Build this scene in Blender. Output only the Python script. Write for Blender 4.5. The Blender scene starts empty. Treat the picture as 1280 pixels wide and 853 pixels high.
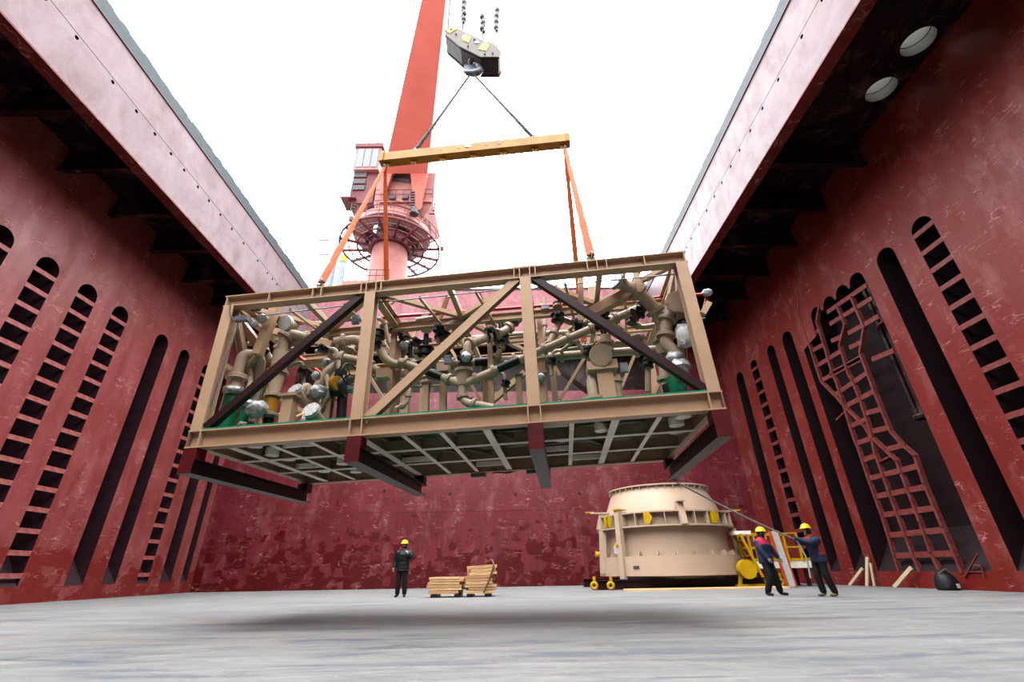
import bpy, math, random
from math import pi, sin, cos, tan, radians as RD, hypot, atan2
from mathutils import Vector as V, Matrix, Euler
random.seed(7)
SC = bpy.context.scene
COL = SC.collection
# ------------------------------------------------------------------ camera, sky, exposure
CAM = V((0, 0, 0.7168))
F_PX, CX, CY = 573.0, 640.0, 426.5
A_R = V((0.99986376, -0.00486984, -0.01577191))
A_U = V((0.01190474, -0.44913894, 0.89338261))
A_F = V((0.01143441, 0.89344866, 0.44901977))
cd = bpy.data.cameras.new('camera'); cam = bpy.data.objects.new('camera', cd); COL.objects.link(cam)
cam.matrix_world = Matrix(((A_R.x, A_U.x, -A_F.x, CAM.x), (A_R.y, A_U.y, -A_F.y, CAM.y), (A_R.z, A_U.z, -A_F.z, CAM.z), (0, 0, 0, 1)))
cd.sensor_fit = 'HORIZONTAL'; cd.sensor_width = 36; cd.lens = F_PX / 1280 * 36; cd.clip_end = 500; cd.clip_start = .05
SC.camera = cam
w = bpy.data.worlds.new('overcast_sky'); SC.world = w; w.use_nodes = True
_nt = w.node_tree; _bg = _nt.nodes['Background']; _bg.inputs[0].default_value = (0.955, 0.98, 1, 1)
# standard overcast sky: luminance follows (1 + 2 sin elevation) / 3 of the zenith value
ZENITH = 18.0
_tc = _nt.nodes.new('ShaderNodeTexCoord'); _sx = _nt.nodes.new('ShaderNodeSeparateXYZ'); _mr = _nt.nodes.new('ShaderNodeMapRange')
_nt.links.new(_tc.outputs['Generated'], _sx.inputs[0]); _nt.links.new(_sx.outputs['Z'], _mr.inputs['Value'])
_mr.inputs['To Min'].default_value = ZENITH / 3; _mr.inputs['To Max'].default_value = ZENITH; _nt.links.new(_mr.outputs[0], _bg.inputs[1])
SC.view_settings.view_transform = 'Standard'; SC.view_settings.look = 'None'
SC.view_settings.exposure = 0; SC.view_settings.gamma = 1; SC.view_settings.use_curve_mapping = False

# ------------------------------------------------------------------ helpers
def ray(x, y): return A_R * ((x - CX) / F_PX) - A_U * ((y - CY) / F_PX) + A_F
def atY(x, y, Y): d = ray(x, y); return CAM + d * (Y / d.y)
def atX(x, y, X): d = ray(x, y); return CAM + d * (X / d.x)
def atZ(x, y, Z): d = ray(x, y); return CAM + d * ((Z - CAM.z) / d.z)
def lin(c): c /= 255; return c / 12.92 if c <= .04045 else ((c + .055) / 1.055) ** 2.4
G_ALB = .36   # colours lowered so less bounce light reaches the shaded upper walls
def S(r, g, b): return (lin(r) * G_ALB, lin(g) * G_ALB, lin(b) * G_ALB, 1)
def S1(r, g, b): return (lin(r), lin(g), lin(b), 1)

def newmat(name):
    m = bpy.data.materials.new(name); m.use_nodes = True
    nt = m.node_tree; return m, nt, nt.nodes['Principled BSDF']
def nd(nt, typ, **kw):
    n = nt.nodes.new(typ)
    for k, v in kw.items(): setattr(n, k, v)
    return n
def mapped(nt, scale, loc=(0, 0, 0), world=False, rot=(0, 0, 0)):
    if world: src = nd(nt, 'ShaderNodeNewGeometry').outputs['Position']
    else: src = nd(nt, 'ShaderNodeTexCoord').outputs['Object']
    mp = nd(nt, 'ShaderNodeMapping'); nt.links.new(src, mp.inputs[0])
    mp.inputs['Scale'].default_value = scale; mp.inputs['Location'].default_value = loc; mp.inputs['Rotation'].default_value = rot
    return mp.outputs[0]
def noise(nt, vec, scale, detail=4, rough=.55, dist=0):
    n = nd(nt, 'ShaderNodeTexNoise'); n.inputs['Scale'].default_value = scale; n.inputs['Detail'].default_value = detail
    n.inputs['Roughness'].default_value = rough; n.inputs['Distortion'].default_value = dist
    if vec: nt.links.new(vec, n.inputs['Vector'])
    return n.outputs['Fac']
def ramp(nt, fac, a, b, ca=0.0, cb=1.0):
    r = nd(nt, 'ShaderNodeMapRange'); r.inputs['From Min'].default_value = a; r.inputs['From Max'].default_value = b
    r.inputs['To Min'].default_value = ca; r.inputs['To Max'].default_value = cb; nt.links.new(fac, r.inputs['Value']); return r.outputs[0]
def mixc(nt, fac, a, b):
    m = nd(nt, 'ShaderNodeMix', data_type='RGBA')
    for s, i in ((fac, 0), (a, 6), (b, 7)):
        if isinstance(s, (tuple, float, int)): m.inputs[i].default_value = s
        else: nt.links.new(s, m.inputs[i])
    return m.outputs[2]
def mth(nt, op, a, b=0.0):
    m = nd(nt, 'ShaderNodeMath', operation=op)
    for s, i in ((a, 0), (b, 1)):
        if isinstance(s, (float, int)): m.inputs[i].default_value = s
        else: nt.links.new(s, m.inputs[i])
    return m.outputs[0]
def bump(nt, bs, h, st=.2, d=.01):
    b = nd(nt, 'ShaderNodeBump'); b.inputs['Strength'].default_value = st; b.inputs['Distance'].default_value = d
    nt.links.new(h, b.inputs['Height']); nt.links.new(b.outputs[0], bs.inputs['Normal'])
def paint(name, col, col2=None, rough=.5, metal=0, scale=3, bumpst=.08, amount=(.4, .65), spec=.18):
    m, nt, bs = newmat(name)
    v = mapped(nt, (1, 1, 1)); n = noise(nt, v, scale, 6, .6)
    c2 = col2 or tuple(x * .78 for x in col[:3]) + (1,)
    nt.links.new(mixc(nt, ramp(nt, n, *amount), col, c2), bs.inputs['Base Color'])
    bs.inputs['Roughness'].default_value = rough; bs.inputs['Metallic'].default_value = metal
    bs.inputs['Specular IOR Level'].default_value = spec
    if bumpst: bump(nt, bs, noise(nt, v, scale * 12, 3), bumpst, .004)
    return m
def red_paint(name, c1, c2, cp, low=2.2, patch=.5, rough=.36, scr=.35, cs=S(225, 165, 160), horiz=(.5, .5, .8), haze=.0, spec=.09, pscale=1.0):
    m, nt, bs = newmat(name)
    p = mapped(nt, (1, 1, 1), world=True)
    n1 = noise(nt, p, .45, 7, .62)
    c = mixc(nt, ramp(nt, n1, .35, .68), c1, c2)
    n1b = noise(nt, mapped(nt, (1, 1, .35), world=True), 2.2, 5, .6)
    c = mixc(nt, ramp(nt, n1b, .44, .7, 0, .6), c, cp)
    n1c = noise(nt, mapped(nt, (1, 1, .5), (2, 8, 4), True), 1.3, 6, .7)
    c = mixc(nt, ramp(nt, n1c, .52, .7, 0, .2), c, cs)
    z = nd(nt, 'ShaderNodeSeparateXYZ'); nt.links.new(nd(nt, 'ShaderNodeNewGeometry').outputs['Position'], z.inputs[0])
    lowm = ramp(nt, z.outputs['Z'], 0, low, .25, -.16)
    vb = nd(nt, 'ShaderNodeTexVoronoi', distance='CHEBYCHEV'); vb.inputs['Scale'].default_value = pscale * 1.3
    nt.links.new(mapped(nt, horiz, world=True), vb.inputs['Vector'])
    blocky = nd(nt, 'ShaderNodeSeparateColor'); nt.links.new(vb.outputs['Color'], blocky.inputs[0])
    n2 = noise(nt, mapped(nt, (.7, .7, 1.1), (3, 1, 7), True), 1.1 * pscale, 5, .6)
    val = mth(nt, 'ADD', mth(nt, 'ADD', mth(nt, 'MULTIPLY', n2, .66), mth(nt, 'MULTIPLY', blocky.outputs[0], .34)), lowm)
    c = mixc(nt, ramp(nt, val, .6, .63, 0, patch), c, cp)
    # scratches: thin pale marks
    wv = nd(nt, 'ShaderNodeTexNoise'); wv.inputs['Scale'].default_value = 1.7; wv.inputs['Detail'].default_value = 3
    nt.links.new(mapped(nt, (.55, .55, 2.2), (9, 4, 2), True, (.15, .1, 0)), wv.inputs['Vector'])
    band = mth(nt, 'ABSOLUTE', mth(nt, 'SUBTRACT', wv.outputs['Fac'], .5))
    line = ramp(nt, band, .0, .012, 1, 0)
    gate = ramp(nt, noise(nt, p, 1.6, 3), .5, .62)
    c = mixc(nt, mth(nt, 'MULTIPLY', mth(nt, 'MULTIPLY', line, gate), scr), c, cs)
    sp = ramp(nt, noise(nt, p, 7, 5, .7), .66, .74, 0, scr * .8)
    c = mixc(nt, sp, c, cs)
    if haze:
        c = mixc(nt, ramp(nt, noise(nt, mapped(nt, (1, 1, 1), (5, 5, 5), True), .8, 8, .7, .6), .35, .7, 0, haze), c, cs)
    nt.links.new(c, bs.inputs['Base Color'])
    nt.links.new(ramp(nt, n1b, .3, .7, rough - .08, rough + .12), bs.inputs['Roughness']); bs.inputs['Specular IOR Level'].default_value = spec
    bump(nt, bs, mth(nt, 'ADD', noise(nt, p, 1.1, 3), mth(nt, 'MULTIPLY', noise(nt, p, 18, 4), .12)), .25, .03)
    return m

MT = {}
MT['wall_l'] = red_paint('faded red lit hull paint', S(146, 68, 64), S(166, 86, 86), S(128, 32, 24), spec=.15, scr=.7, low=3.0, patch=.75, pscale=1.6)  # faded paint; this side's stronger light is also put into the lighter red
MT['wall_r'] = red_paint('red hull paint', S(128, 46, 40), S(142, 58, 52), S(138, 36, 28), low=2.0, patch=.5, spec=.13, scr=.75, pscale=1.6)  # weaker light on this side is put into the darker red
MT['wall_f'] = red_paint('bulkhead red paint', S(120, 38, 44), S(140, 56, 64), S(98, 12, 14), low=4.2, patch=.95, horiz=(.9, .9, .9), scr=.75, cs=S(225, 160, 155), spec=.22, rough=.34, pscale=2.0)
MT['wall_shade'] = red_paint('shaded dark red', S(40, 22, 22), S(46, 26, 26), S(36, 16, 14), patch=.2)  # shade of wings, recess and holes is put into this near-black red
MT['coam'] = red_paint('faded coaming paint with sky sheen', S(138, 111, 113), S(148, 125, 129), S(134, 96, 96), low=.1, patch=.0, rough=.38, scr=.35, cs=S(172, 154, 160), haze=.75)  # weathered pink, paled further to carry the sheen of the sky
MT['coam_f'] = red_paint('faded pink coaming paint', S(160, 84, 90), S(170, 104, 110), S(146, 62, 66), low=.1, patch=.0, rough=.4, scr=.6, cs=S(226, 190, 194), haze=.3)
MT['lip'] = red_paint('worn red flange paint', S(128, 50, 48), S(150, 66, 60), S(112, 40, 38), low=.1, patch=.2, scr=.9)
MT['slot'] = paint('slot red with shade', S(58, 32, 40), S(46, 24, 30), .5)  # recess shade is put into the lining colour
MT['slotr'] = paint('slot red with deep shade', S(40, 20, 25), S(30, 15, 19), .5)  # deeper recess shade painted in for the right wall
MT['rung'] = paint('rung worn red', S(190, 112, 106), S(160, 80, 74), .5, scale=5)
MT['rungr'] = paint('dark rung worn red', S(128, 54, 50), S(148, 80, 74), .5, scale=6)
MT['rail'] = paint('grey hatch rail', S(66, 80, 86), S(54, 66, 72), .6)
MT['tan'] = paint('tan steel paint', S(232, 192, 154), S(222, 180, 142), .42, scale=2, bumpst=.03)
MT['tanpipe'] = paint('tan pipe paint', S(224, 198, 168), S(208, 180, 148), .36, scale=3, bumpst=.04)
MT['pale'] = paint('pale grey coat', S1(204, 198, 184), S1(184, 176, 162), .5, scale=2)
MT['plate'] = paint('tan deck plate', S1(92, 80, 62), S1(72, 62, 48), .55)
MT['green'] = paint('green deck cover', S1(16, 104, 78), S1(12, 84, 64), .5)
MT['greenp'] = paint('green wrap', S(20, 128, 84), S(12, 92, 62), .35)
MT['maroon'] = paint('dark maroon steel', S(62, 26, 28), S(50, 22, 25), .42, scale=4)
MT['maroonr'] = paint('red maroon steel', S(112, 22, 28), S(88, 18, 24), .45, scale=4)
MT['black'] = paint('black label', S(26, 26, 28), S(18, 18, 20), .4, bumpst=0)
MT['valve'] = paint('black valve iron', S(40, 42, 46), S(26, 28, 32), .45)
MT['foil'] = paint('crinkled wrap film', S(226, 226, 226), S(170, 172, 176), .22, metal=.25, scale=14, bumpst=.6)
MT['white'] = paint('white wrap', S(238, 236, 230), S(216, 214, 208), .5, scale=8, bumpst=.3)
MT['redpipe'] = paint('red fire pipe', S(206, 30, 34), S(186, 22, 26), .35)
MT['yellow'] = paint('safety yellow', S(246, 196, 20), S(226, 172, 10), .45)
MT['ybeam'] = paint('spreader yellow', S(206, 146, 28), S(180, 120, 18), .45, scale=2)
MT['orange'] = paint('orange webbing', S(226, 104, 34), S(206, 80, 18), .75, scale=20, bumpst=.3)
MT['steel'] = paint('grey steel', S(150, 156, 164), S(110, 114, 122), .4, metal=.6, scale=8)
MT['wire'] = paint('steel wire rope', S(70, 68, 68), S(50, 48, 48), .6, metal=.0, scale=30)
MT['crane'] = paint('crane orange red', S(206, 96, 80), S(194, 84, 70), .55, scale=.5, amount=(.4, .7))
MT['cranep'] = paint('crane pink faded', S(192, 122, 114), S(172, 104, 97), .55, scale=1.2)
MT['craned'] = paint('crane dark red', S(120, 38, 42), S(88, 28, 34), .55, scale=2)
MT['craneg'] = paint('grimy dark steel', S(70, 62, 66), S(100, 90, 92), .6, scale=5)
MT['glass'] = paint('cab glass', S(120, 132, 140), S(134, 142, 150), .1, bumpst=0)
MT['block'] = paint('hook block grey', S(96, 92, 92), S(120, 98, 70), .55, scale=6)
MT['drum'] = paint('drum cream paint', S(236, 206, 178), S(228, 196, 168), .34, scale=1, bumpst=.02)
MT['wood'] = None
MT['mast'] = paint('pale blue mast', S(140, 156, 170), S(126, 142, 158), .5)
MT['ventb'] = paint('vent cream', S(92, 88, 74), S(82, 78, 66), .6)
MT['bag'] = paint('black bag nylon', S(20, 21, 28), S(34, 36, 48), .5, scale=10, bumpst=.4)
MT['orangew'] = paint('orange edging', S(232, 92, 50), S(206, 72, 36), .6)
MT['strap'] = paint('brown strap', S(140, 104, 84), S(116, 84, 66), .8, scale=20)
def wood_mat():
    m, nt, bs = newmat('pine timber')
    v = mapped(nt, (1.2, 22, 22)); n = noise(nt, v, 2.2, 5, .6, .4)
    oi = nd(nt, 'ShaderNodeObjectInfo')
    base = mixc(nt, oi.outputs['Random'], S1(208, 168, 116), S1(150, 112, 74))
    nt.links.new(mixc(nt, ramp(nt, n, .4, .7, 0, .7), base, S1(118, 82, 50)), bs.inputs['Base Color'])
    bs.inputs['Roughness'].default_value = .75; bump(nt, bs, n, .15, .004); return m
MT['wood'] = wood_mat()
MT['woodn'] = paint('fresh pine', S(240, 218, 180), S(226, 200, 158), .7, scale=6)
def floor_mat():
    m, nt, bs = newmat('worn grey tank top')
    p = mapped(nt, (1, 1, 1), world=True)
    c = mixc(nt, ramp(nt, noise(nt, p, .35, 8, .65), .35, .65), S(148, 147, 145), S(166, 163, 159))
    s1 = noise(nt, mapped(nt, (.3, 1.7, 1), world=True, rot=(0, 0, .12)), 1.5, 8, .68, .8)
    c = mixc(nt, ramp(nt, s1, .48, .62, 0, .9), c, S(112, 120, 130))
    s2 = noise(nt, mapped(nt, (.25, 2.4, 1), (4, 9, 0), True, (0, 0, -.2)), 1.0, 7, .7, 1.2)
    c = mixc(nt, ramp(nt, s2, .52, .64, 0, .9), c, S(178, 175, 170))
    s3 = noise(nt, mapped(nt, (.5, 1.2, 1), (14, 2, 0), True), .5, 9, .75, .6)
    c = mixc(nt, ramp(nt, s3, .55, .68, 0, .65), c, S(158, 138, 126))
    s4 = noise(nt, mapped(nt, (.3, 1.1, 1), (1, 22, 0), True), .55, 9, .8, .5)
    c = mixc(nt, ramp(nt, s4, .57, .66, 0, .85), c, S(90, 98, 108))
    wv = noise(nt, mapped(nt, (.5, 1.6, 1), (7, 3, 0), True), 1.4, 4, .6)
    ln = ramp(nt, mth(nt, 'ABSOLUTE', mth(nt, 'SUBTRACT', wv, .5)), 0, .010, .55, 0)
    c = mixc(nt, ln, c, S(122, 124, 130))
    fn = noise(nt, mapped(nt, (1.2, 3.2, 1), (5, 5, 0), True, (0, 0, .3)), 3.2, 8, .75, .5)
    c = mixc(nt, ramp(nt, fn, .5, .68, 0, .45), c, S(120, 122, 126))
    fn2 = noise(nt, mapped(nt, (1.5, 2.2, 1), (8, 15, 0), True, (0, 0, -.5)), 4.5, 8, .75, .8)
    c = mixc(nt, ramp(nt, fn2, .54, .68, 0, .5), c, S(192, 188, 180))
    nt.links.new(c, bs.inputs['Base Color'])
    nt.links.new(ramp(nt, s1, .3, .7, .62, .5), bs.inputs['Roughness'])
    bs.inputs['Specular IOR Level'].default_value = .15
    bump(nt, bs, mth(nt, 'ADD', noise(nt, p, .8, 4), mth(nt, 'MULTIPLY', s2, .4)), .25, .03)
    return m
MT['floor'] = floor_mat()

class MB:
    def __init__(s): s.v = []; s.f = []
    def add(s, vs, fs):
        o = len(s.v); s.v += [tuple(x) for x in vs]; s.f += [tuple(i + o for i in f) for f in fs]; return s
    def quad(s, a, b, c, d): return s.add((a, b, c, d), ((0, 1, 2, 3),))
    def poly(s, pts): return s.add(pts, (tuple(range(len(pts))),))
    def box(s, c, sz, M=None):
        c = V(c); h = V(sz) / 2
        vs = [c + V((x * h.x, y * h.y, z * h.z)) for x in (-1, 1) for y in (-1, 1) for z in (-1, 1)]
        if M: vs = [M @ q for q in vs]
        return s.add(vs, ((0, 1, 3, 2), (4, 6, 7, 5), (0, 4, 5, 1), (2, 3, 7, 6), (0, 2, 6, 4), (1, 5, 7, 3)))
    def frame(s, p, q, up):
        p, q = V(p), V(q); d = (q - p).normalized(); up = V(up)
        if abs(d.dot(up.normalized())) > .98: up = V((0, 1, 0)) if abs(d.y) < .9 else V((1, 0, 0))
        sd = d.cross(up).normalized(); u = sd.cross(d).normalized(); return p, q, d, sd, u
    def sect(s, p, q, pts, up=(0, 0, 1)):
        p, q, d, sd, u = s.frame(p, q, up); n = len(pts)
        vs = [e + sd * x + u * y for e in (p, q) for x, y in pts]
        fs = [(i, (i + 1) % n, n + (i + 1) % n, n + i) for i in range(n)]
        fs += [tuple(range(n))[::-1], tuple(range(n, 2 * n))]
        return s.add(vs, fs)
    def bar(s, p, q, w, h, up=(0, 0, 1)):
        w /= 2; h /= 2; return s.sect(p, q, [(-w, -h), (w, -h), (w, h), (-w, h)], up)
    def ibeam(s, p, q, w, h, t=.02, up=(0, 0, 1)):
        s.sect2(p, q, w, h, t, up); return s
    def sect2(s, p, q, w, h, t, up):
        p, q, d, sd, u = s.frame(p, q, up)
        o = u * (h / 2 - t / 2)
        s.bar(p + o, q + o, w, t, u); s.bar(p - o, q - o, w, t, u); s.bar(p, q, t, h - 2 * t, u)
    def tube(s, path, r, n=12, caps=True):
        path = [V(p) for p in path]; m = len(path)
        rr = r if isinstance(r, (list, tuple)) else [r] * m
        ts = [((path[min(i + 1, m - 1)] - path[max(i - 1, 0)]).normalized()) for i in range(m)]
        up = V((0, 0, 1)) if abs(ts[0].z) < .9 else V((1, 0, 0))
        sd = ts[0].cross(up).normalized(); vs = []
        for i in range(m):
            sd = (sd - ts[i] * sd.dot(ts[i])).normalized(); u = ts[i].cross(sd)
            for k in range(n):
                a = 2 * pi * k / n; vs.append(path[i] + (sd * cos(a) + u * sin(a)) * rr[i])
        fs = [(i * n + k, i * n + (k + 1) % n, (i + 1) * n + (k + 1) % n, (i + 1) * n + k) for i in range(m - 1) for k in range(n)]
        if caps: fs += [tuple(range(n))[::-1], tuple(range((m - 1) * n, m * n))]
        return s.add(vs, fs)
    def cyl(s, p, q, r, n=16): return s.tube([p, q], r, n)
    def ring(s, c, ax, R, r, n=24, k=6):
        ax = V(ax).normalized(); a = ax.orthogonal().normalized(); b = ax.cross(a); vs = []; fs = []
        for i in range(n):
            t = 2 * pi * i / n; d = a * cos(t) + b * sin(t)
            for j in range(k):
                q = 2 * pi * j / k; vs.append(V(c) + d * (R + r * cos(q)) + ax * (r * sin(q)))
        fs = [(i * k + j, ((i + 1) % n) * k + j, ((i + 1) % n) * k + (j + 1) % k, i * k + (j + 1) % k) for i in range(n) for j in range(k)]
        return s.add(vs, fs)
    def lathe(s, prof, c=(0, 0, 0), n=48, a0=0, a1=2 * pi):
        full = abs(a1 - a0 - 2 * pi) < 1e-6; c = V(c); m = len(prof); N = n if full else n + 1
        vs = [c + V((r * cos(a0 + (a1 - a0) * i / n), r * sin(a0 + (a1 - a0) * i / n), z)) for i in range(N) for r, z in prof]
        fs = [(i * m + j, ((i + 1) % N) * m + j, ((i + 1) % N) * m + j + 1, i * m + j + 1) for i in range(n) for j in range(m - 1)]
        return s.add(vs, fs)
    def ball(s, c, r, n=10, m=7, sc=(1, 1, 1), jit=0):
        c = V(c); vs = [c + V((0, 0, r * sc[2]))]; fs = []
        for j in range(1, m):
            t = pi * j / m
            for i in range(n):
                a = 2 * pi * i / n; k = 1 + random.uniform(-jit, jit)
                vs.append(c + V((r * sc[0] * sin(t) * cos(a), r * sc[1] * sin(t) * sin(a), r * sc[2] * cos(t))) * k)
        vs.append(c - V((0, 0, r * sc[2])))
        fs += [(0, 1 + i, 1 + (i + 1) % n) for i in range(n)]
        fs += [(1 + (j - 1) * n + i, 1 + j * n + i, 1 + j * n + (i + 1) % n, 1 + (j - 1) * n + (i + 1) % n) for j in range(1, m - 1) for i in range(n)]
        L = len(vs) - 1; b = 1 + (m - 2) * n
        fs += [(L, b + (i + 1) % n, b + i) for i in range(n)]
        return s.add(vs, fs)
    def mesh(s, name):
        me = bpy.data.meshes.new(name); me.from_pydata(s.v, [], s.f); me.validate(); return me
    def build(s, name, m, parent=None, smooth=True, loc=None, rot=None):
        import bmesh
        me = s.mesh(name)
        bm = bmesh.new(); bm.from_mesh(me); bmesh.ops.recalc_face_normals(bm, faces=bm.faces); bm.to_mesh(me); bm.free()
        me.materials.append(MT[m] if isinstance(m, str) else m)
        if smooth:
            me.polygons.foreach_set('use_smooth', [True] * len(me.polygons)); me.set_sharp_from_angle(angle=RD(38))
        o = bpy.data.objects.new(name, me); COL.objects.link(o)
        if parent: o.parent = parent
        if loc is not None: o.location = loc
        if rot is not None: o.rotation_euler = rot
        return o
def tag(o, label=None, cat=None, group=None, kind=None):
    if label: o['label'] = label
    if cat: o['category'] = cat
    if group: o['group'] = group
    if kind: o['kind'] = kind
    return o
def empty(name, M=None, loc=None, rz=0):
    o = bpy.data.objects.new(name, None); COL.objects.link(o); o.empty_display_size = .2
    if M is not None: o.matrix_world = M
    if loc is not None: o.location = loc
    if rz: o.rotation_euler = (0, 0, rz)
    return o
def fillet(pts, r, n=6):
    pts = [V(p) for p in pts]; out = [pts[0]]
    for i in range(1, len(pts) - 1):
        a, b, c = pts[i - 1], pts[i], pts[i + 1]
        d1 = (a - b); d2 = (c - b); k = min(r, d1.length * .49, d2.length * .49)
        p, q = b + d1.normalized() * k, b + d2.normalized() * k
        for j in range(n + 1):
            t = j / n; out.append(p * (1 - t) ** 2 + b * 2 * t * (1 - t) + q * t * t)
    out.append(pts[-1]); return out
def mirror_copy(o, parent, **kw):
    c = o.copy(); COL.objects.link(c); c.parent = parent
    for k, v in kw.items(): setattr(c, k, v)
    return c
# ------------------------------------------------------------------ the hold
XL, XR, YF, YB, CL, CR = -16.49, 13.66, 26.98, -8.0, -13.34, 9.55
ZLIP, ZSEAM, ZPINK, ZGREY, ZDECK = 14.24, 16.0, 17.5, 18.12, 15.3
YH0 = -6.0
tag(MB().box(((XL + XR) / 2, (YF + YB) / 2, -.1), (XR - XL + .4, YF - YB + .4, .2)).build('floor', 'floor', smooth=False), 'worn pale grey steel tank top with scuffs and stains', None, None, 'structure')

def side_wall(name, X, sg, holes, mat, ztop=ZDECK, zb=.5, depth=1.0):
    """holes: (y0, y1, top polyline) sorted by y; sg -1 recess goes to -x"""
    m = MB(); inner = MB(); y = YB
    P = lambda yy, zz, d=0: V((X + sg * d, yy, zz))
    for (y0, y1, top) in holes:
        m.quad(P(y, 0), P(y0, 0), P(y0, ztop), P(y, ztop))
        m.quad(P(y0, 0), P(y1, 0), P(y1, zb), P(y0, zb))
        for (a, b) in zip(top[:-1], top[1:]):
            m.quad(P(*a), P(*b), P(b[0], ztop), P(a[0], ztop))
            inner.quad(P(*a), P(*b), P(*b, depth), P(*a, depth))
        for yy, zz in ((y0, top[0][1]), (y1, top[-1][1])):
            inner.quad(P(yy, zb), P(yy, zz), P(yy, zz, depth), P(yy, zb + 1.3, depth))
        inner.quad(P(y0, zb), P(y1, zb), P(y1, zb + 1.3, depth), P(y0, zb + 1.3, depth))
        for (a, b) in zip(top[:-1], top[1:]):
            inner.quad(P(a[0], zb + 1.3, depth), P(b[0], zb + 1.3, depth), P(*b, depth), P(*a, depth))
        y = y1
    m.quad(P(y, 0), P(YF, 0), P(YF, ztop), P(y, ztop))
    o = m.build(name, mat, smooth=False); tag(o, kind='structure')
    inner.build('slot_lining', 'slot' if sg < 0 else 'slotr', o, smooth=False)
    return o
def arch(y0, y1, zt=11.15, n=10):
    r = (y1 - y0) / 2; c = (y0 + y1) / 2
    return [(c - r * cos(pi * i / n), zt - r + r * sin(pi * i / n)) for i in range(n + 1)]
RZ = [10.5 - .69 * i for i in range(15)]
lefts = [(4.9, 5.7, 1), (6.55, 7.35, 1), (8.2, 9.0, 0), (9.85, 10.68, 1), (11.53, 12.35, 1), (13.25, 14.08, 1), (14.99, 15.82, 1), (16.68, 17.5, 1),
         (19.28, 20.12, 0), (21.02, 21.75, 0), (22.95, 23.66, 1), (24.47, 25.24, 0), (26.0, 26.5, 0)]
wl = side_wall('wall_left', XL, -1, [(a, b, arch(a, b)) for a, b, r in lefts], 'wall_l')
wl['label'] = 'faded red hull side with arched slots and welded rungs, wider wing overhead'
def rungs(wall, X, sg, slots, mat):
    proto = {}
    for a, b, r in slots:
        if not r: continue
        for z in RZ:
            if z < .75: continue
            k = round(b - a, 3)
            if k not in proto:
                o = MB().box((0, 0, 0), (.06, b - a + .06, .16)).build('rung', mat, wall, smooth=False); proto[k] = o
            else: o = mirror_copy(proto[k], wall)
            o.location = (X + sg * .032, (a + b) / 2, z)
            o.rotation_euler = (random.uniform(-.012, .012), 0, 0)
rungs(wl, XL, -1, lefts, 'rung')
# right side: four arches merged into one torn-out opening
gtop = [(14.45, 9.9)]
for c in (14.86, 15.72, 16.58, 17.46):
    gtop += [(yy, zz + .0) for yy, zz in arch(c - .37, c + .37, 10.95)]
gtop += [(17.9, 9.8), (18.95, 9.6)]
rights = [(11.31, 12.1, 1), (12.92, 13.73, 0)]
rights2 = [(19.45, 20.25, 0), (21.03, 21.72, 0), (22.88, 23.55, 1), (24.55, 25.4, 0)]
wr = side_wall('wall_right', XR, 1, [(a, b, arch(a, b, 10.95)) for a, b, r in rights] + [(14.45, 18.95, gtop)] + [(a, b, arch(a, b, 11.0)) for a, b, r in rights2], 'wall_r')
wr['label'] = 'dark red hull side with arched slots and a torn grid of bars'
rungs(wr, XR, 1, rights + rights2, 'rungr')
def z2(x, y): return (990 + x * .1641, 330 + y * .1641)
def z3(x, y): return (1000 + x * .1876, 440 + y * .1876)
def z4(x, y): return (1070 + x * .2111, 560 + y * .211)
gbars = [[z2(50, 200), z2(45, 380), z2(70, 450), z2(130, 610), z3(75, 0), z3(140, 200), z3(240, 300), z3(300, 370), z3(430, 500), z3(475, 580), z4(110, 30), z4(160, 170), z4(240, 390), z4(335, 640), z4(375, 735)],
         [z2(210, 300), z2(185, 440), z2(230, 580), z2(310, 850), z3(240, 200), z3(290, 360), z3(330, 490), z3(370, 610), z4(10, 0), z4(70, 180), z4(150, 400), z4(225, 640), z4(255, 735)],
         [z2(340, 320), z2(400, 460), z2(360, 620), z2(430, 850), z3(340, 180), z3(400, 320), z3(480, 575), z3(560, 650), z3(640, 725), z4(265, 150), z4(300, 240), z4(375, 440), z4(440, 620), z4(495, 735)],
         [z2(445, 250), z2(545, 480), z2(515, 680), z2(580, 850), z3(490, 260), z3(600, 530), z3(680, 620), z3(760, 690), z4(400, 210), z4(510, 470), z4(580, 630), z4(625, 735)]]
off = V((.05, 0, 0))
for b in gbars:
    pts = [atX(x, y, XR) + off for x, y in b]; m = MB()
    for p, q in zip(pts[:-1], pts[1:]): m.bar(p, q + (q - p).normalized() * .03, .09, .15, (1, 0, 0))
    m.build('bent_bar', 'rungr', wr, smooth=False)
grungs = [(z2(260, 370), z2(560, 160)), (z2(280, 460), z2(600, 260)), (z2(420, 530), z2(650, 400)), (z2(290, 590), z2(375, 550)), (z2(430, 640), z2(530, 590)),
          (z2(120, 550), z2(190, 510)), (z2(150, 660), z2(240, 610)), (z2(180, 780), z2(370, 660)), (z2(280, 840), z2(520, 710)), (z2(600, 730), z2(765, 660)),
          (z3(140, 190), z3(410, 40)), (z3(230, 285), z3(440, 140)), (z3(310, 355), z3(490, 260)), (z3(430, 410), z3(540, 380)), (z3(330, 495), z3(430, 450)),
          (z3(475, 530), z3(580, 505)), (z3(370, 610), z3(470, 575)), (z3(570, 650), z3(690, 620)), (z3(405, 725), z3(500, 690)),
          (z4(60, 185), z4(370, 105)), (z4(100, 290), z4(415, 230)), (z4(140, 400), z4(475, 355)), (z4(180, 520), z4(530, 485)), (z4(220, 640), z4(590, 625))]
for a, b in grungs:
    MB().bar(atX(*a, XR) + off * 1.2, atX(*b, XR) + off * 1.2, .06, .18, (0, 0, 1)).build('rung', 'rungr', wr, smooth=False)
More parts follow.
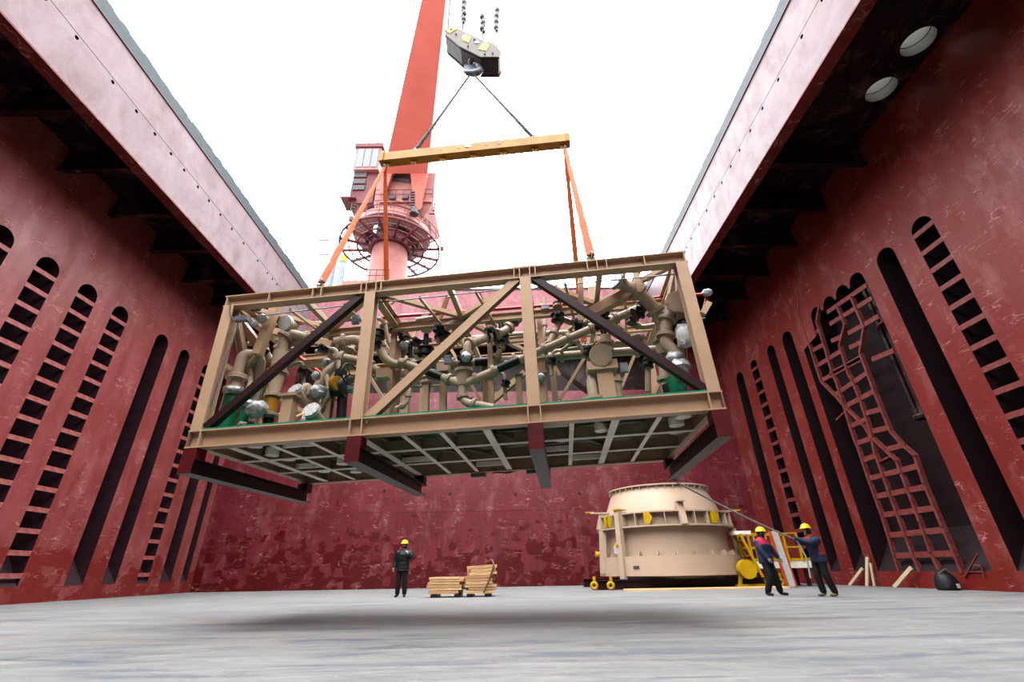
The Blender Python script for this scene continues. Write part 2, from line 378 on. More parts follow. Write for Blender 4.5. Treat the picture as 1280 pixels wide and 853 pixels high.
for yy, r in ((14.75, .11), (15.05, .09), (15.3, .09)):
    MB().tube([(XR + .55, yy, 5.2), (XR + .55, yy, 10.6)], r, 12).build('riser_pipe', 'wall_shade', wr)
MB().ring((XR + .5, 14.95, 5.2), (0, 0, 1), .26, .09).build('riser_flange', 'wall_shade', wr)
for p, q in (((XR + .1, 18.5, 6.1), (XR + .5, 18.0, 6.5)), ((XR + .1, 17.1, 4.1), (XR + .5, 16.7, 4.3)), ((XR + .08, 14.9, 8.6), (XR + .6, 14.6, 8.9))):
    MB().bar(p, q, .5, .05, (0, 0, 1)).build('bent_bracket', 'wall_r', wr, smooth=False)
# little foot ladder by the bag
la, lb, lc = atX(1206, 722, XR - .03), atX(1222, 693, XR - .03), atX(1231, 722, XR - .03)
m = MB(); m.bar(la, lb, .03, .05, (1, 0, 0)); m.bar(lc, lc.lerp(lb, .55), .03, .05, (1, 0, 0))
for t in (.25, .55): m.bar(la.lerp(lb, t), lc.lerp(lb, t * .9), .03, .03, (1, 0, 0))
m.build('foot_ladder', 'rungr', wr, smooth=False)

# far bulkhead: plain below, recess under the hatch end, coaming above
m = MB(); Q = lambda x, z, y=YF: V((x, y, z)); ZR0, ZR1, RD_ = 10.75, 14.04, 1.7
m.quad(Q(XL, 0), Q(XR, 0), Q(XR, ZR0), Q(XL, ZR0))
m.quad(Q(XL, ZR0), Q(CL, ZR0), Q(CL, ZDECK), Q(XL, ZDECK)); m.quad(Q(CR, ZR0), Q(XR, ZR0), Q(XR, ZDECK), Q(CR, ZDECK))
wf = m.build('wall_far', 'wall_f', smooth=False); tag(wf, 'dark red end bulkhead with patchy touched-up paint', kind='structure')
m = MB()
m.quad(Q(CL, ZR0), Q(CR, ZR0), Q(CR, ZR0, YF + RD_), Q(CL, ZR0, YF + RD_)); m.quad(Q(CL, ZR1), Q(CR, ZR1), Q(CR, ZR1, YF + RD_), Q(CL, ZR1, YF + RD_))
m.quad(Q(CL, ZR0, YF + RD_), Q(CR, ZR0, YF + RD_), Q(CR, ZR1, YF + RD_), Q(CL, ZR1, YF + RD_))
for x in (CL, CR): m.quad(Q(x, ZR0), Q(x, ZR1), Q(x, ZR1, YF + RD_), Q(x, ZR0, YF + RD_))
m.build('recess_lining', 'wall_shade', wf, smooth=False)
for x in (-9.4, -5.6, -1.8, 2.0, 5.8):
    MB().box((x, YF + RD_ - .1, (ZR0 + ZR1) / 2), (.16, .2, ZR1 - ZR0)).build('stiffener', 'wall_shade', wf, smooth=False)
for x, z in ((-7.0, 4.9), (-3.3, 4.7), (0.4, 4.6), (4.0, 4.6)):
    MB().box((x, YF - .02, z), (.12, .05, .1)).build('lug', 'maroon', wf, smooth=False)
o = MB().box(((CL + CR) / 2, YF + .1, (ZR1 + 18.3) / 2), (CR - CL + .5, .2, 18.3 - ZR1)).build('trim_1', 'coam_f', smooth=False)
tag(o, 'faded pink hatch end coaming across the end bulkhead', kind='structure')
MB().box(((CL + CR) / 2, YF + .08, 18.33), (CR - CL + .2, .3, .08)).build('cap_rail', 'rail', o, smooth=False)
for x in (-10, -7.2, -4.4, -1.6, 1.2, 4.0, 6.8):
    MB().box((x, YF - .0105, 16.6), (.03, .03, 3.2)).build('weld_strip', 'coam_f', o, smooth=False)
MB().box((CL / 2 + CR / 2, YF - .012, 16.05), (CR - CL, .03, .03)).build('weld_strip', 'coam_f', o, smooth=False)
MB().box(((XL + XR) / 2, YF - .004, 3.75), (XR - XL - .2, .012, .03)).build('weld_seam', 'wall_f', wf, smooth=False)
o = MB().box(((XL + XR) / 2, YB - .1, 7.6), (XR - XL, .2, 15.2)).build('wall_back', 'wall_f', smooth=False); tag(o, kind='structure', label='red end bulkhead behind the viewpoint')

# side coamings with a row of drain holes just under the seam
def coaming(name, X, sg, label, holes):
    t = .14
    Pn = lambda y, z, d=0: V((X + sg * d, y, z))
    root = MB()
    zc0, zc1 = ZSEAM - .24, ZSEAM - .04
    # lower plate, hole strip, upper plate
    root.quad(Pn(YH0, ZLIP), Pn(YF, ZLIP), Pn(YF, zc0), Pn(YH0, zc0))
    root.quad(Pn(YH0, ZSEAM + .012), Pn(YF, ZSEAM + .012), Pn(YF, ZPINK), Pn(YH0, ZPINK))
    root.quad(Pn(YH0, zc1), Pn(YF, zc1), Pn(YF, ZSEAM - .012), Pn(YH0, ZSEAM - .012))
    root.quad(Pn(YH0, ZSEAM - .012), Pn(YF, ZSEAM - .012), Pn(YF, ZSEAM - .012, t), Pn(YH0, ZSEAM - .012, t))
    root.quad(Pn(YH0, ZSEAM + .012), Pn(YF, ZSEAM + .012), Pn(YF, ZSEAM + .012, t), Pn(YH0, ZSEAM + .012, t))
    hz = (zc0 + zc1) / 2; y = YH0; r = .068; n = 16; tubes = MB()
    for hy in holes:
        root.quad(Pn(y, zc0), Pn(hy - .1, zc0), Pn(hy - .1, zc1), Pn(y, zc1))
        for i in range(n):
            a0, a1 = 2 * pi * i / n, 2 * pi * (i + 1) / n
            def sq(a):
                k = .1 / max(abs(cos(a)), abs(sin(a))); return Pn(hy + k * cos(a), hz + k * sin(a))
            c = lambda a, d=0: Pn(hy + r * cos(a), hz + r * sin(a), d)
            root.quad(sq(a0), sq(a1), c(a1), c(a0)); tubes.quad(c(a0), c(a1), c(a1, .3), c(a0, .3))
        tubes.poly([Pn(hy + r * cos(2 * pi * i / n), hz + r * sin(2 * pi * i / n), .3) for i in range(n)])
        y = hy + .1
    root.quad(Pn(y, zc0), Pn(YF, zc0), Pn(YF, zc1), Pn(y, zc1))
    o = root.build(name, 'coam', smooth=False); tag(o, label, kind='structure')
    tubes.build('drain_hole', 'wall_shade', o)
    MB().box((X + sg * (t + .25), (YH0 + YF) / 2, (ZLIP + ZPINK) / 2 + .3), (.5, YF - YH0, ZPINK - ZLIP - .6)).build('girder_web', 'wall_shade', o, smooth=False)
    m = MB(); NN = 60   # flange lip, slightly wavy from wear
    ys = [YH0 + (YF - YH0) * i / NN for i in range(NN + 1)]
    for a, b in zip(ys[:-1], ys[1:]):
        m.box((X + sg * .22, (a + b) / 2, ZLIP - .03), (.46 + .0 * random.random(), b - a, .06))
    m.build('lip_flange', 'lip', o, smooth=False)
    MB().box((X + sg * .2, (YH0 + YF) / 2, ZPINK + .018), (.5, YF - YH0, .036)).build('step_seam', 'maroonr', o, smooth=False)
    m = MB(); N = 90
    pts = [YH0 + (YF - YH0) * i / N for i in range(N + 1)]
    zs = [ZGREY + random.choice((0, 0, 0, .02, .05, -.03)) for _ in pts]
    for i in range(N):
        m.box((X + sg * .24, (pts[i] + pts[i + 1]) / 2, (ZPINK + .036 + zs[i]) / 2), (.5, pts[i + 1] - pts[i], zs[i] - ZPINK - .036))
    m.build('cover_rail', 'rail', o, smooth=False)
    return o
hl = [atX(x, y, CL).y for x, y in ((54, 0), (96, 47), (142, 101), (171.5, 137.5), (194.5, 166), (214.5, 190.5), (231, 211), (248, 232), (262, 249), (276, 267), (290.5, 284.5), (305, 302.5), (322.5, 325), (334.5, 341.5), (340.5, 349), (346, 356))]
hr = [atX(x, y, CR).y for x, y in ((1028, 0), (1002, 45.5), (972, 98), (952.5, 134), (937.5, 162.5), (924, 186.5), (913, 207), (902, 227.5), (892.6, 244.5), (883, 262.5), (873.8, 280), (864, 297.8), (858, 309))]
ext = [hl[0] - 1.75 * i for i in range(1, 8)]
coaming('trim_2', CL, -1, 'pale pink side coaming with drain holes over the rung-slotted wall', sorted([y for y in ext if y > YH0 + .3] + hl))
coaming('trim_3', CR, 1, 'pale pink side coaming over the wall with the torn grid', sorted([y for y in [hr[0] - 1.75 * i for i in range(1, 8)] if y > YH0 + .3] + hr + [21.9, 23.3, 24.6]))
# wings: deck underside with transverse beams
VX = []
def wing(name, x0, x1, label, vents=()):
    root = MB(); z = ZDECK
    # deck plate with round vent openings
    ys = [YB, YF]
    if not vents: root.quad((x0, YB, z), (x1, YB, z), (x1, YF, z), (x0, YF, z))
    else:
        y = YB; R = .46
        for vx, vy in vents:
            a, b = vy - .6, vy + .6
            root.quad((x0, y, z), (x1, y, z), (x1, a, z), (x0, a, z))
            root.quad((x0, a, z), (vx - .6, a, z), (vx - .6, b, z), (x0, b, z)); root.quad((vx + .6, a, z), (x1, a, z), (x1, b, z), (vx + .6, b, z))
            n = 24
            for i in range(n):
                t0, t1 = 2 * pi * i / n, 2 * pi * (i + 1) / n
                sq = lambda t: V((vx + .6 / max(abs(cos(t)), abs(sin(t))) * cos(t), vy + .6 / max(abs(cos(t)), abs(sin(t))) * sin(t), z))
                c = lambda t: V((vx + R * cos(t), vy + R * sin(t), z))
                root.quad(sq(t0), sq(t1), c(t1), c(t0))
            y = b
        root.quad((x0, y, z), (x1, y, z), (x1, YF, z), (x0, YF, z))
    o = root.build(name, 'wall_shade', smooth=False); tag(o, label, kind='structure')
    for vx, vy in vents:
        MB().lathe([(.46, z), (.46, z + 1.25), (.5, z + 1.25), (.5, z)], (vx, vy, 0), 32).build('vent_trunk', 'ventb', o)
        MB().ring((vx, vy, z + .42), (0, 0, 1), .46, .012, 32, 6).build('trunk_seam', 'wall_shade', o)
    for i in range(15):
        yy = YB + 1.2 + i * 2.4
        if yy > YF - .4 or any(abs(yy - vy) < 1.25 for _, vy in vents): continue
        MB().box(((x0 + x1) / 2, yy, z - .55), (abs(x1 - x0), .03, 1.1)).build('deck_beam', 'wall_shade', o, smooth=False)
        MB().box(((x0 + x1) / 2, yy, z - 1.1), (abs(x1 - x0), .22, .025)).build('beam_flange', 'wall_shade', o, smooth=False)
    return o
v1, v2 = atZ(1137, 112, ZDECK), atZ(1187, 52, ZDECK)
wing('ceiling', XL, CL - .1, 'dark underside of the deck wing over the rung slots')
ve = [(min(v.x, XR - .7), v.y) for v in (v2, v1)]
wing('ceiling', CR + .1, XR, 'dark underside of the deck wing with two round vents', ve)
tag(MB().box(((XL + XR) / 2, (YB + YH0) / 2, ZDECK + .05), (XR - XL, YH0 - YB, .1)).build('ceiling', 'wall_shade', smooth=False), 'cross deck strip over the back bulkhead', kind='structure')
tag(MB().box(((XL + XR) / 2, YF + 11.4, 15.95), (XR - XL + 14, 22, .1)).build('deck', 'lip', smooth=False), 'red weather deck beyond the hatch end', kind='structure')
# ------------------------------------------------------------------ the pipe module hanging from the crane
MW, MD, MH = 8.8, 3.9125, 2.987
MM = Matrix.Translation((-1.0301, 7.1685, 2.7559)) @ (Matrix.Rotation(RD(-6.3456), 4, 'Z') @ Matrix.Rotation(RD(-1.5948), 4, 'Y') @ Matrix.Rotation(RD(.3688), 4, 'X'))
MI = MM.inverted(); MIR = MI.to_3x3(); MO = MI @ CAM
def L(x, y, ly):
    d = MIR @ ray(x, y); return MO + d * ((ly - MO.y) / d.y)
def LZ(x, y, lz):
    d = MIR @ ray(x, y); return MO + d * ((lz - MO.z) / d.z)
mod = empty('pipe_module', MM)
tag(mod, 'tan steel-framed piping module hanging from the orange slings', 'module')
def P(m, name, mat, smooth=True, parent=None, label=None):
    o = m.build(name, mat, parent or mod, smooth)
    if label: o['label'] = label
    return o
XS = [-4.28, -1.467, 1.467, 4.28]
YFm, YRm = .1, MD - .1
# base frame
for y in (YFm, YRm):
    P(MB().ibeam((-4.4, y, .15), (4.4, y, .15), .2, .3, .022), 'base_beam', 'tan', False)
for x in (-4.3, 4.3): P(MB().ibeam((x, YFm, .16), (x, YRm, .16), .16, .24, .02), 'base_end_beam', 'tan', False)
for x in XS + [-4.38, 4.38]:
    for dx in ((-.1, .1) if abs(x) < 4.3 else (0,)):
        P(MB().box((x + dx, .05, .15), (.02, .1, .26)), 'stiffener', 'tan', False)
MT['beamweb'] = paint('shaded floor beam web', S1(112, 98, 78), S1(92, 80, 62), .55)  # same steel as the flanges; shade is put into the web colour
for y in (1.35, 2.55):
    o = P(MB().bar((-4.25, y, .14), (4.25, y, .14), .02, .2), 'floor_beam', 'beamweb', False)
    P(MB().bar((-4.25, y, .035), (4.25, y, .035), .1, .016), 'beam_flange', 'pale', False, o)  # light from the floor is put into the paler flange colour
trs = [-3.75, -3.05, -2.35, -1.467, -.75, -.1, .65, 1.467, 2.05, 2.75, 3.45]
for i, x in enumerate(trs):
    o = P(MB().bar((x, .2, .14), (x, YRm - .1, .14), .02, .2), 'cross_beam', 'beamweb', False)
    P(MB().bar((x, .2, .03), (x, YRm - .1, .03), .08 if i % 3 else .13, .016), 'beam_flange', 'pale', False, o)
for a, b, y in ((-2.7, -2.35, .6), (-1.2, -.75, 2.4), (1.75, 2.05, .5), (1.75, 2.05, 2.3), (.3, .65, 3.3), (3.1, 3.45, 1.4), (-3.4, -3.05, 2.3), (2.4, 2.75, 3.3)):
    P(MB().bar((a - .35, y, .1), (b, y, .1), .05, .1), 'floor_strut', 'pale', False)
for a, b, y0, y1 in ((2.1, 2.7, .25, .9), (2.1, 2.7, 1.5, 2.4), (-.7, -.15, 1.5, 2.4), (-2.3, -1.5, 2.0, 2.8), (.7, 1.4, 1.0, 1.85), (1.5, 2.0, .25, .9), (-.05, .6, 2.0, 2.8)):
    P(MB().bar((a, y0, .17), (b, y1, .17), .05, .08), 'floor_brace', 'plate', False)
ysb = [.2, 1.35, 2.55, YRm - .1]; xsb = [-4.22] + trs + [4.22]
greenb = {(5, 0), (6, 0), (8, 1), (9, 0), (5, 1), (3, 2), (7, 0), (4, 0), (9, 2), (10, 0)}
pl = MB()
for i in range(12):
    for j in range(3):
        if (i, j) in greenb: continue
        P(MB().box(((xsb[i] + xsb[i + 1]) / 2, (ysb[j] + ysb[j + 1]) / 2, .285), (xsb[i + 1] - xsb[i] - .01, ysb[j + 1] - ysb[j] - .01, .012)), 'deck_plate', 'plate', False)
for i in range(6):
    a = -4.3 + 8.6 / 6 * i
    P(MB().box((a + 8.6 / 12, MD / 2, .318), (8.6 / 6 - .006, MD - .04, .03)), 'deck_cover', 'green', False)
for i, (x, y) in enumerate(((-3.5, .5), (-3.6, 1.2), (-3.5, 1.6), (-2.7, 2.3), (-2.8, 3.2), (-3.4, 2.9), (-1.2, 1.5), (2.6, 1.1), (3.9, .6), (3.9, 1.1), (4.0, 1.6), (1.9, 1.6))):
    P(MB().cyl((x, y, .08), (x, y, .22), .13, 20), 'drain_cap', 'pale')
for x, y in ((-1.9, MD - .02), (-.1, MD), (1.2, MD)):
    b = MB(); b.box((x, y, -.03), (.34, .2, .1)); b.box((x, y, .05), (.22, .14, .1)); P(b, 'junction_box', 'steel', False)
for x in (-.1, .25, .32, .55):
    P(MB().tube(fillet([(x, MD - .2, .1), (x + .03, MD - .15, -.05), (x + .1, MD - .1, .0), (x + .12, MD - .05, .1)], .05), .012, 6), 'hose', 'redpipe')
P(MB().tube(fillet([(.1, MD - .05, .02), (.6, MD - .02, -.03), (.9, MD - .04, .03)], .1), .015, 6), 'cable', 'black')
P(MB().box((1.05, .55, .2), (.3, .16, .05)), 'tie_plate', 'yellow', False)
# skid beams under each post line
for i, x in enumerate(XS):
    xx = x
    P(MB().box((xx, .12, -.1), (.24, .24, .2)), 'skid_stub', 'maroonr', False)
    P(MB().box((xx, MD - .14, -.1), (.24, .24, .2)), 'skid_stub', 'maroon', False)
    P(MB().ibeam((xx, 0, -.3), (xx, MD - .02, -.3), .24, .24, .02), 'skid_beam', 'maroon', False)
    for y in (.0, ):
        P(MB().box((xx, -.005, -.3), (.24, .012, .24)), 'end_plate', 'maroonr', False)
# posts and top frame
for x in XS:
    P(MB().ibeam((x, YFm, .3), (x, YFm, MH - .24), .2, .2, .02, (0, 1, 0)), 'post', 'tan', False)
    P(MB().ibeam((x, YRm, .3), (x, YRm, MH - .24), .18, .18, .018, (0, 1, 0)), 'post', 'tan', False)
    P(MB().ibeam((x, YFm, MH - .12), (x, YRm, MH - .12), .16, .2, .018), 'top_cross_beam', 'tan', False)
for y in (YFm, YRm):
    P(MB().ibeam((-4.4, y, MH - .12), (4.4, y, MH - .12), .2, .24, .02), 'top_beam', 'tan', False)
for x in [-4.36, -2.62, -2.45, -1.66, -1.56, -1.37, -1.27, 1.27, 1.37, 1.56, 1.66, 2.62, 2.8, 2.97, 3.65, 4.36, -3.5]:
    P(MB().box((x, .05, MH - .12), (.018, .1, .2)), 'stiffener', 'tan', False)
for x in (-1.467, 1.467):
    P(MB().box((x, YFm, MH + .01), (.46, .2, .02)), 'top_plate', 'tan', False)
# roof bracing
for (a, b) in ((-4.2, -1.5), (-1.4, 1.4), (1.5, 4.2)):
    mid = (a + b) / 2
    for p, q in (((a, .2), (mid, 1.4)), ((b, .2), (mid, 1.4)), ((mid, 1.5), (a, 3.7)), ((mid, 1.5), (b, 3.7))):
        P(MB().bar((p[0], p[1], MH - .14), (q[0], q[1], MH - .14), .1, .09), 'roof_brace', 'tan', False)
    P(MB().bar((mid, .2, MH - .14), (mid, YRm, MH - .14), .1, .12), 'roof_strut', 'tan', False)
P(MB().ibeam((-4.2, 1.45, MH - .22), (4.2, 1.45, MH - .22), .12, .16, .014), 'pipe_rail', 'tan', False)
P(MB().ibeam((-4.2, 2.6, MH - .2), (4.2, 2.6, MH - .2), .1, .14, .014), 'pipe_rail', 'tan', False)
# fire main
r1, r2 = LZ(345, 407, MH - .06), LZ(878, 368, MH - .06)
P(MB().tube([r1, r2], .032, 10), 'fire_main', 'redpipe', label='red fire water pipe')
rr = L(884, 372, r2.y); rb = L(868, 432, r2.y + .5)
P(MB().tube(fillet([r2, rr, rb], .1), .035, 10), 'fire_drop', 'redpipe', label='red fire water pipe')
for t in (.2, .36, .5, .64):
    c = r1.lerp(r2, t); P(MB().box(c + V((0, -.03, -.06)), (.16, .03, .07)), 'pipe_clamp', 'steel', False)
P(MB().tube([L(455, 288 + 150, 2.6), L(575, 470, 2.0)], .04, 10), 'fire_branch', 'redpipe') if False else None
P(MB().tube([L(366, 440, 2.4), L(405, 470, 2.4)], .045, 10), 'fire_branch', 'redpipe')
# side-plane braces
def bar2(a, b, ya, yb, w, h, name, mat, up=(0, 1, 0), i=False):
    p, q = L(a[0], a[1], ya), L(b[0], b[1], yb); m = MB()
    m.ibeam(p, q, w, h, .018, up) if i else m.bar(p, q, w, h, up)
    return P(m, name, mat, False)
bar2((258, 536), (452, 371), .1, .1, .13, .13, 'shipping_brace', 'maroon')
bar2((886, 491), (668, 349), .1, .1, .13, .13, 'shipping_brace', 'maroon')
bar2((457, 527), (646, 351), .1, .1, .15, .14, 'diagonal_brace', 'tan', i=True)
bar2((690, 456), (737, 492), 3.6, 3.6, .1, .1, 'shipping_brace', 'maroon')
bar2((608, 508), (656, 466), 3.7, 3.7, .14, .14, 'diagonal_brace', 'tan', i=True)
bar2((530, 300 + 160), (610, 505), 3.75, 3.75, .1, .1, 'diagonal_brace', 'tan') if False else None
for x, sg in ((-4.28, 1), (4.28, -1)):   # end frames
    P(MB().ibeam((x, .2, MH - .3), (x, 1.9, .4), .13, .14, .016, (1, 0, 0)), 'end_brace', 'tan', False)
    P(MB().bar((x, .2, 1.6), (x, YRm, 1.6), .1, .1), 'end_rail', 'tan', False)
bar2((292, 392), (338, 452), .25, 1.2, .16, .14, 'diagonal_brace', 'tan')
bar2((346, 380), (322, 444), .5, .5, .16, .16, 'inner_post', 'tan')
bar2((330, 412), (415, 432), 1.0, 1.2, .14, .16, 'inner_beam', 'tan')
bar2((365, 455), (415, 455), 1.4, 1.4, .12, .14, 'inner_beam', 'tan')
bar2((418, 405), (413, 470), 1.6, 1.6, .14, .14, 'inner_post', 'tan')
# yellow ladders at both ends
for x in (-4.05, 4.05):
    b = MB(); b.bar((x, 1.6, .35), (x, 3.2, 1.3), .05, .05); b.bar((x, 1.9, .35), (x, 3.5, 1.3), .05, .05); P(b, 'handrail', 'yellow', False)
for x, y0 in ((4.1, 1.2), (4.1, 1.5), (-3.9, 1.3), (-3.6, 1.5), (-3.1, 1.7)):
    P(MB().tube(fillet([(x, y0, .33), (x, y0, .85), (x, y0 + .5, 1.15)], .1), .03, 8), 'guard_tube', 'yellow')
# pipework -----------------------------------------------------------------
def flange(c, ax, r, t=.045, par=None, mat='tanpipe', name='flange'):
    ax = V(ax).normalized(); c = V(c); m = MB()
    m.cyl(c - ax * t, c - ax * .004, r, 20); m.cyl(c + ax * .004, c + ax * t, r, 20)
    a = ax.orthogonal().normalized(); b = ax.cross(a)
    for k in range(8):
        d = a * cos(k * pi / 4 + .2) + b * sin(k * pi / 4 + .2)
        m.cyl(c + d * r * .82 - ax * t * 1.5, c + d * r * .82 + ax * t * 1.5, r * .075, 6)
    return P(m, name, mat, parent=par)
def pipe(pts, r, fl=(), bend=.25, name='pipe', mat='tanpipe', labels=(), ends=False):
    """pts: (px, py, local depth); fl: fractions with a flange; labels: (t0, t1) black sleeves"""
    r *= .8; q = [L(*p) if isinstance(p, tuple) else p for p in pts]
    path = fillet(q, bend, 7); o = P(MB().tube(path, r, 16), name, mat)
    ls = [0]
    for a, b in zip(path[:-1], path[1:]): ls.append(ls[-1] + (b - a).length)
    def ev(t):
        s = t * ls[-1]
        for i in range(len(path) - 1):
            if ls[i + 1] >= s - 1e-9:
                k = (s - ls[i]) / max(1e-9, ls[i + 1] - ls[i]); return path[i].lerp(path[i + 1], k), (path[i + 1] - path[i]).normalized()
        return path[-1], (path[-1] - path[-2]).normalized()
    for t in fl: c, d = ev(t); flange(c, d, r * 1.55, .03, o)
    for a, b in labels:
        (c0, d0), (c1, d1) = ev(a), ev(b); P(MB().tube([c0, c1], r * 1.06, 16), 'label_sleeve', 'black', parent=o)
    return o, ev
def blind(px, py, ly, ax, r, stub=.25, mat='white', par=None):
    c = L(px, py, ly); ax = V(ax).normalized(); m = MB()
    m.cyl(c, c - ax * stub, r * .62, 16); o = P(m, 'nozzle', 'tanpipe', parent=par)
    m = MB(); m.cyl(c - ax * .045, c - ax * .005, r, 24); m.cyl(c, c + ax * .03, r * .98, 24)
    a = ax.orthogonal().normalized(); b = ax.cross(a)
    for k in range(8):
        d = a * cos(k * pi / 4) + b * sin(k * pi / 4); m.cyl(c + d * r * .8 - ax * .06, c + d * r * .8 + ax * .045, r * .07, 6)
    P(m, 'blind_flange', mat, parent=o); return o
def valve(c, ax, r, stem=(0, 0, 1), wheel=0, par=None, h=.2):
    """butterfly or gate valve body with black gear top"""
    ax = V(ax).normalized(); c = V(c); st = V(stem).normalized(); m = MB()
    m.cyl(c - ax * r * .5, c + ax * r * .5, r * 1.15, 18); m.cyl(c - ax * r * .75, c - ax * r * .55, r * 1.45, 18); m.cyl(c + ax * r * .55, c + ax * r * .75, r * 1.45, 18)
    o = P(m, 'valve', 'valve')
    m = MB(); m.cyl(c + st * r, c + st * (r + h * .5), r * .35, 10); m.box(c + st * (r + h * .6), (r * 1.1, r * .9, r * .7)); m.cyl(c + st * (r + h * .6), c + st * (r + h * 1.3), r * .28, 10)
    P(m, 'gear_box', 'valve', parent=o)
    if wheel:
        sd = ax.cross(st); cc = c + st * (r + h * .6) + sd * r * 1.1; m = MB(); m.ring(cc, sd, wheel, .014, 24, 6); m.cyl(cc, c + st * (r + h * .6), .015, 6)
        for k in range(3):
            d = st * cos(k * 2.09) + ax * sin(k * 2.09); m.bar(cc, cc + d * wheel, .015, .015)
        P(m, 'handwheel', 'black', parent=o)
    return o
def wrap(px, py, ly, r, sc=(1, 1, 1), mat='foil', par=None):
    return P(MB().ball(L(px, py, ly), r, 12, 8, sc, .14), 'film_wrap', mat, parent=par)
def leg(px, py, ly, w=.14, mat='tan', name='pipe_support', cap=True):
    t = L(px, py, ly); m = MB(); m.ibeam((t.x, t.y, .33), t, w, w, .016, (0, 1, 0))
    if cap: m.box(t + V((0, 0, .01)), (w * 1.7, w * 1.7, .02))
    m.box((t.x, t.y, .34), (w * 1.5, w * 1.5, .02)); return P(m, name, mat, False)
def drop(c, zb=.34): return V((c.x, c.y, zb))
# left end: gooseneck on a green-wrapped riser
g0 = L(294, 482, .55); o, ev = pipe([drop(g0), g0, L(304, 441, .55), L(327, 447, .8), L(322, 474, .95), drop(L(322, 474, .95), .7)], .125, (), .24)
flange(L(296, 472, .55), (0, 0, 1), .19, .04, o); flange(L(294, 482, .55) - V((0, 0, .1)), (0, 0, 1), .185, .04, o); flange(L(318, 452, .7), (.6, .3, -.5), .18, .03, o)
P(MB().cyl((g0.x, g0.y, .36), (g0.x, g0.y, g0.z - .2), .14, 16), 'green_sleeve', 'greenp', parent=o); wrap(293, 489, .52, .19, (1, 1, .5), 'foil', o)
# second green riser with foil-wrapped instrument
o, ev = pipe([drop(L(309, 500, .6)), L(309, 500, .6), L(313, 470, .8)], .07, (), .1)
P(MB().cyl(drop(L(309, 500, .6), .35), L(307, 512, .6), .09, 14), 'green_sleeve', 'greenp', parent=o)
wrap(309, 505, .55, .11, (1, 1, .8), 'foil', o); wrap(321, 512, .5, .17, (1.1, 1, .95), 'foil', o); wrap(313, 490, .6, .11, (1, 1, 1.3), 'foil', o); wrap(303, 531, .5, .08, (1, 1, .7), 'tanpipe', o)
# big reducer with yellow band
t = L(352, 440, .8); b = drop(L(337, 520, .8), .34); ax = (t - b)
m = MB(); m.tube([b, b.lerp(t, .34), b.lerp(t, .52), b.lerp(t, .72), t], [.085, .1, .11, .15, .15], 20); o = P(m, 'reducer', 'tanpipe')
m = MB(); m.cyl(b.lerp(t, .26), b.lerp(t, .44), .115, 18); P(m, 'yellow_band', 'ybeam', parent=o)
m = MB(); m.cyl(b.lerp(t, .03), b.lerp(t, .2), .095, 18); P(m, 'label_sleeve', 'black', parent=o)
flange(b.lerp(t, .24), ax, .16, .025, o); flange(b.lerp(t, .46), ax, .16, .025, o); flange(b.lerp(t, .74), ax, .2, .03, o)
pipe([t, L(356, 415, .8), L(400, 428, 1.2), L(440, 440, 1.6)], .13, (.2, .45, .8), .3)
pipe([L(345, 437, 1.0), L(372, 425, 1.0), L(400, 420, 1.3)], .12, (.3, .7), .2)
leg(330, 470, 1.1); leg(300, 520, .9, .18)
wrap(328, 398, .3, .1, (1.2, 1, .8), 'white')
# box supports with blanked nozzles
c = L(364, 496, .5); m = MB(); m.box((c.x, c.y, (c.z + .33) / 2), (.2, .2, c.z - .33)); m.box(c, (.34, .3, .05)); P(m, 'box_support', 'tan', False)
blind(369, 487, .45, (-.2, -.8, .5), .13, .35); pipe([L(376, 492, .75), L(384, 482, .8), L(392, 500, .85), drop(L(392, 510, .85))], .11, (.3, .6), .15)
blind(389, 513, .35, (-.1, -.9, .35), .15, .3, 'white'); leg(389, 520, .6, .1)
wrap(383, 530, .5, .13, (1, 1, 1.4)); wrap(398, 490, .7, .16, (1, 1, .8), 'foil')
pipe([L(440, 455, 1.5), L(415, 458, 1.3), L(396, 482, 1.2), drop(L(395, 500, 1.2))], .12, (.55,), .35)
# gear-operated valve with handwheel beside the second post
c = L(424, 484, .7); o = valve(c, (1, .2, 0), .16, (0, 0, 1), 0, None, .2)
m = MB(); m.cyl(c - V((.05, .12, -.02)), c + V((.05, -.16, .02)), .14, 20); P(m, 'valve_body', 'ybeam', parent=o)
wc = L(437, 468, .45); m = MB(); m.ring(wc, (1, -.35, 0), .2, .014, 28, 6); m.cyl(wc, c + V((0, 0, .1)), .016, 8)
for k in range(3): m.bar(wc, wc + V((.33 * cos(k * 2.1) * .2, cos(k * 2.1) * .19, sin(k * 2.1) * .2)), .014, .014)
P(m, 'handwheel', 'black', parent=o)
m = MB(); m.cyl(drop(L(427, 520, .75), .5), L(428, 497, .75), .09, 14); P(m, 'label_sleeve', 'black', parent=o)
pipe([drop(L(428, 500, .75)), L(428, 495, .75)], .085)
pipe([L(408, 470, .9), L(413, 490, .8), L(400, 510, .8), drop(L(400, 510, .8))], .06, (.3, .6), .1)
leg(404, 512, 1.2, .12); leg(412, 500, .9, .14)
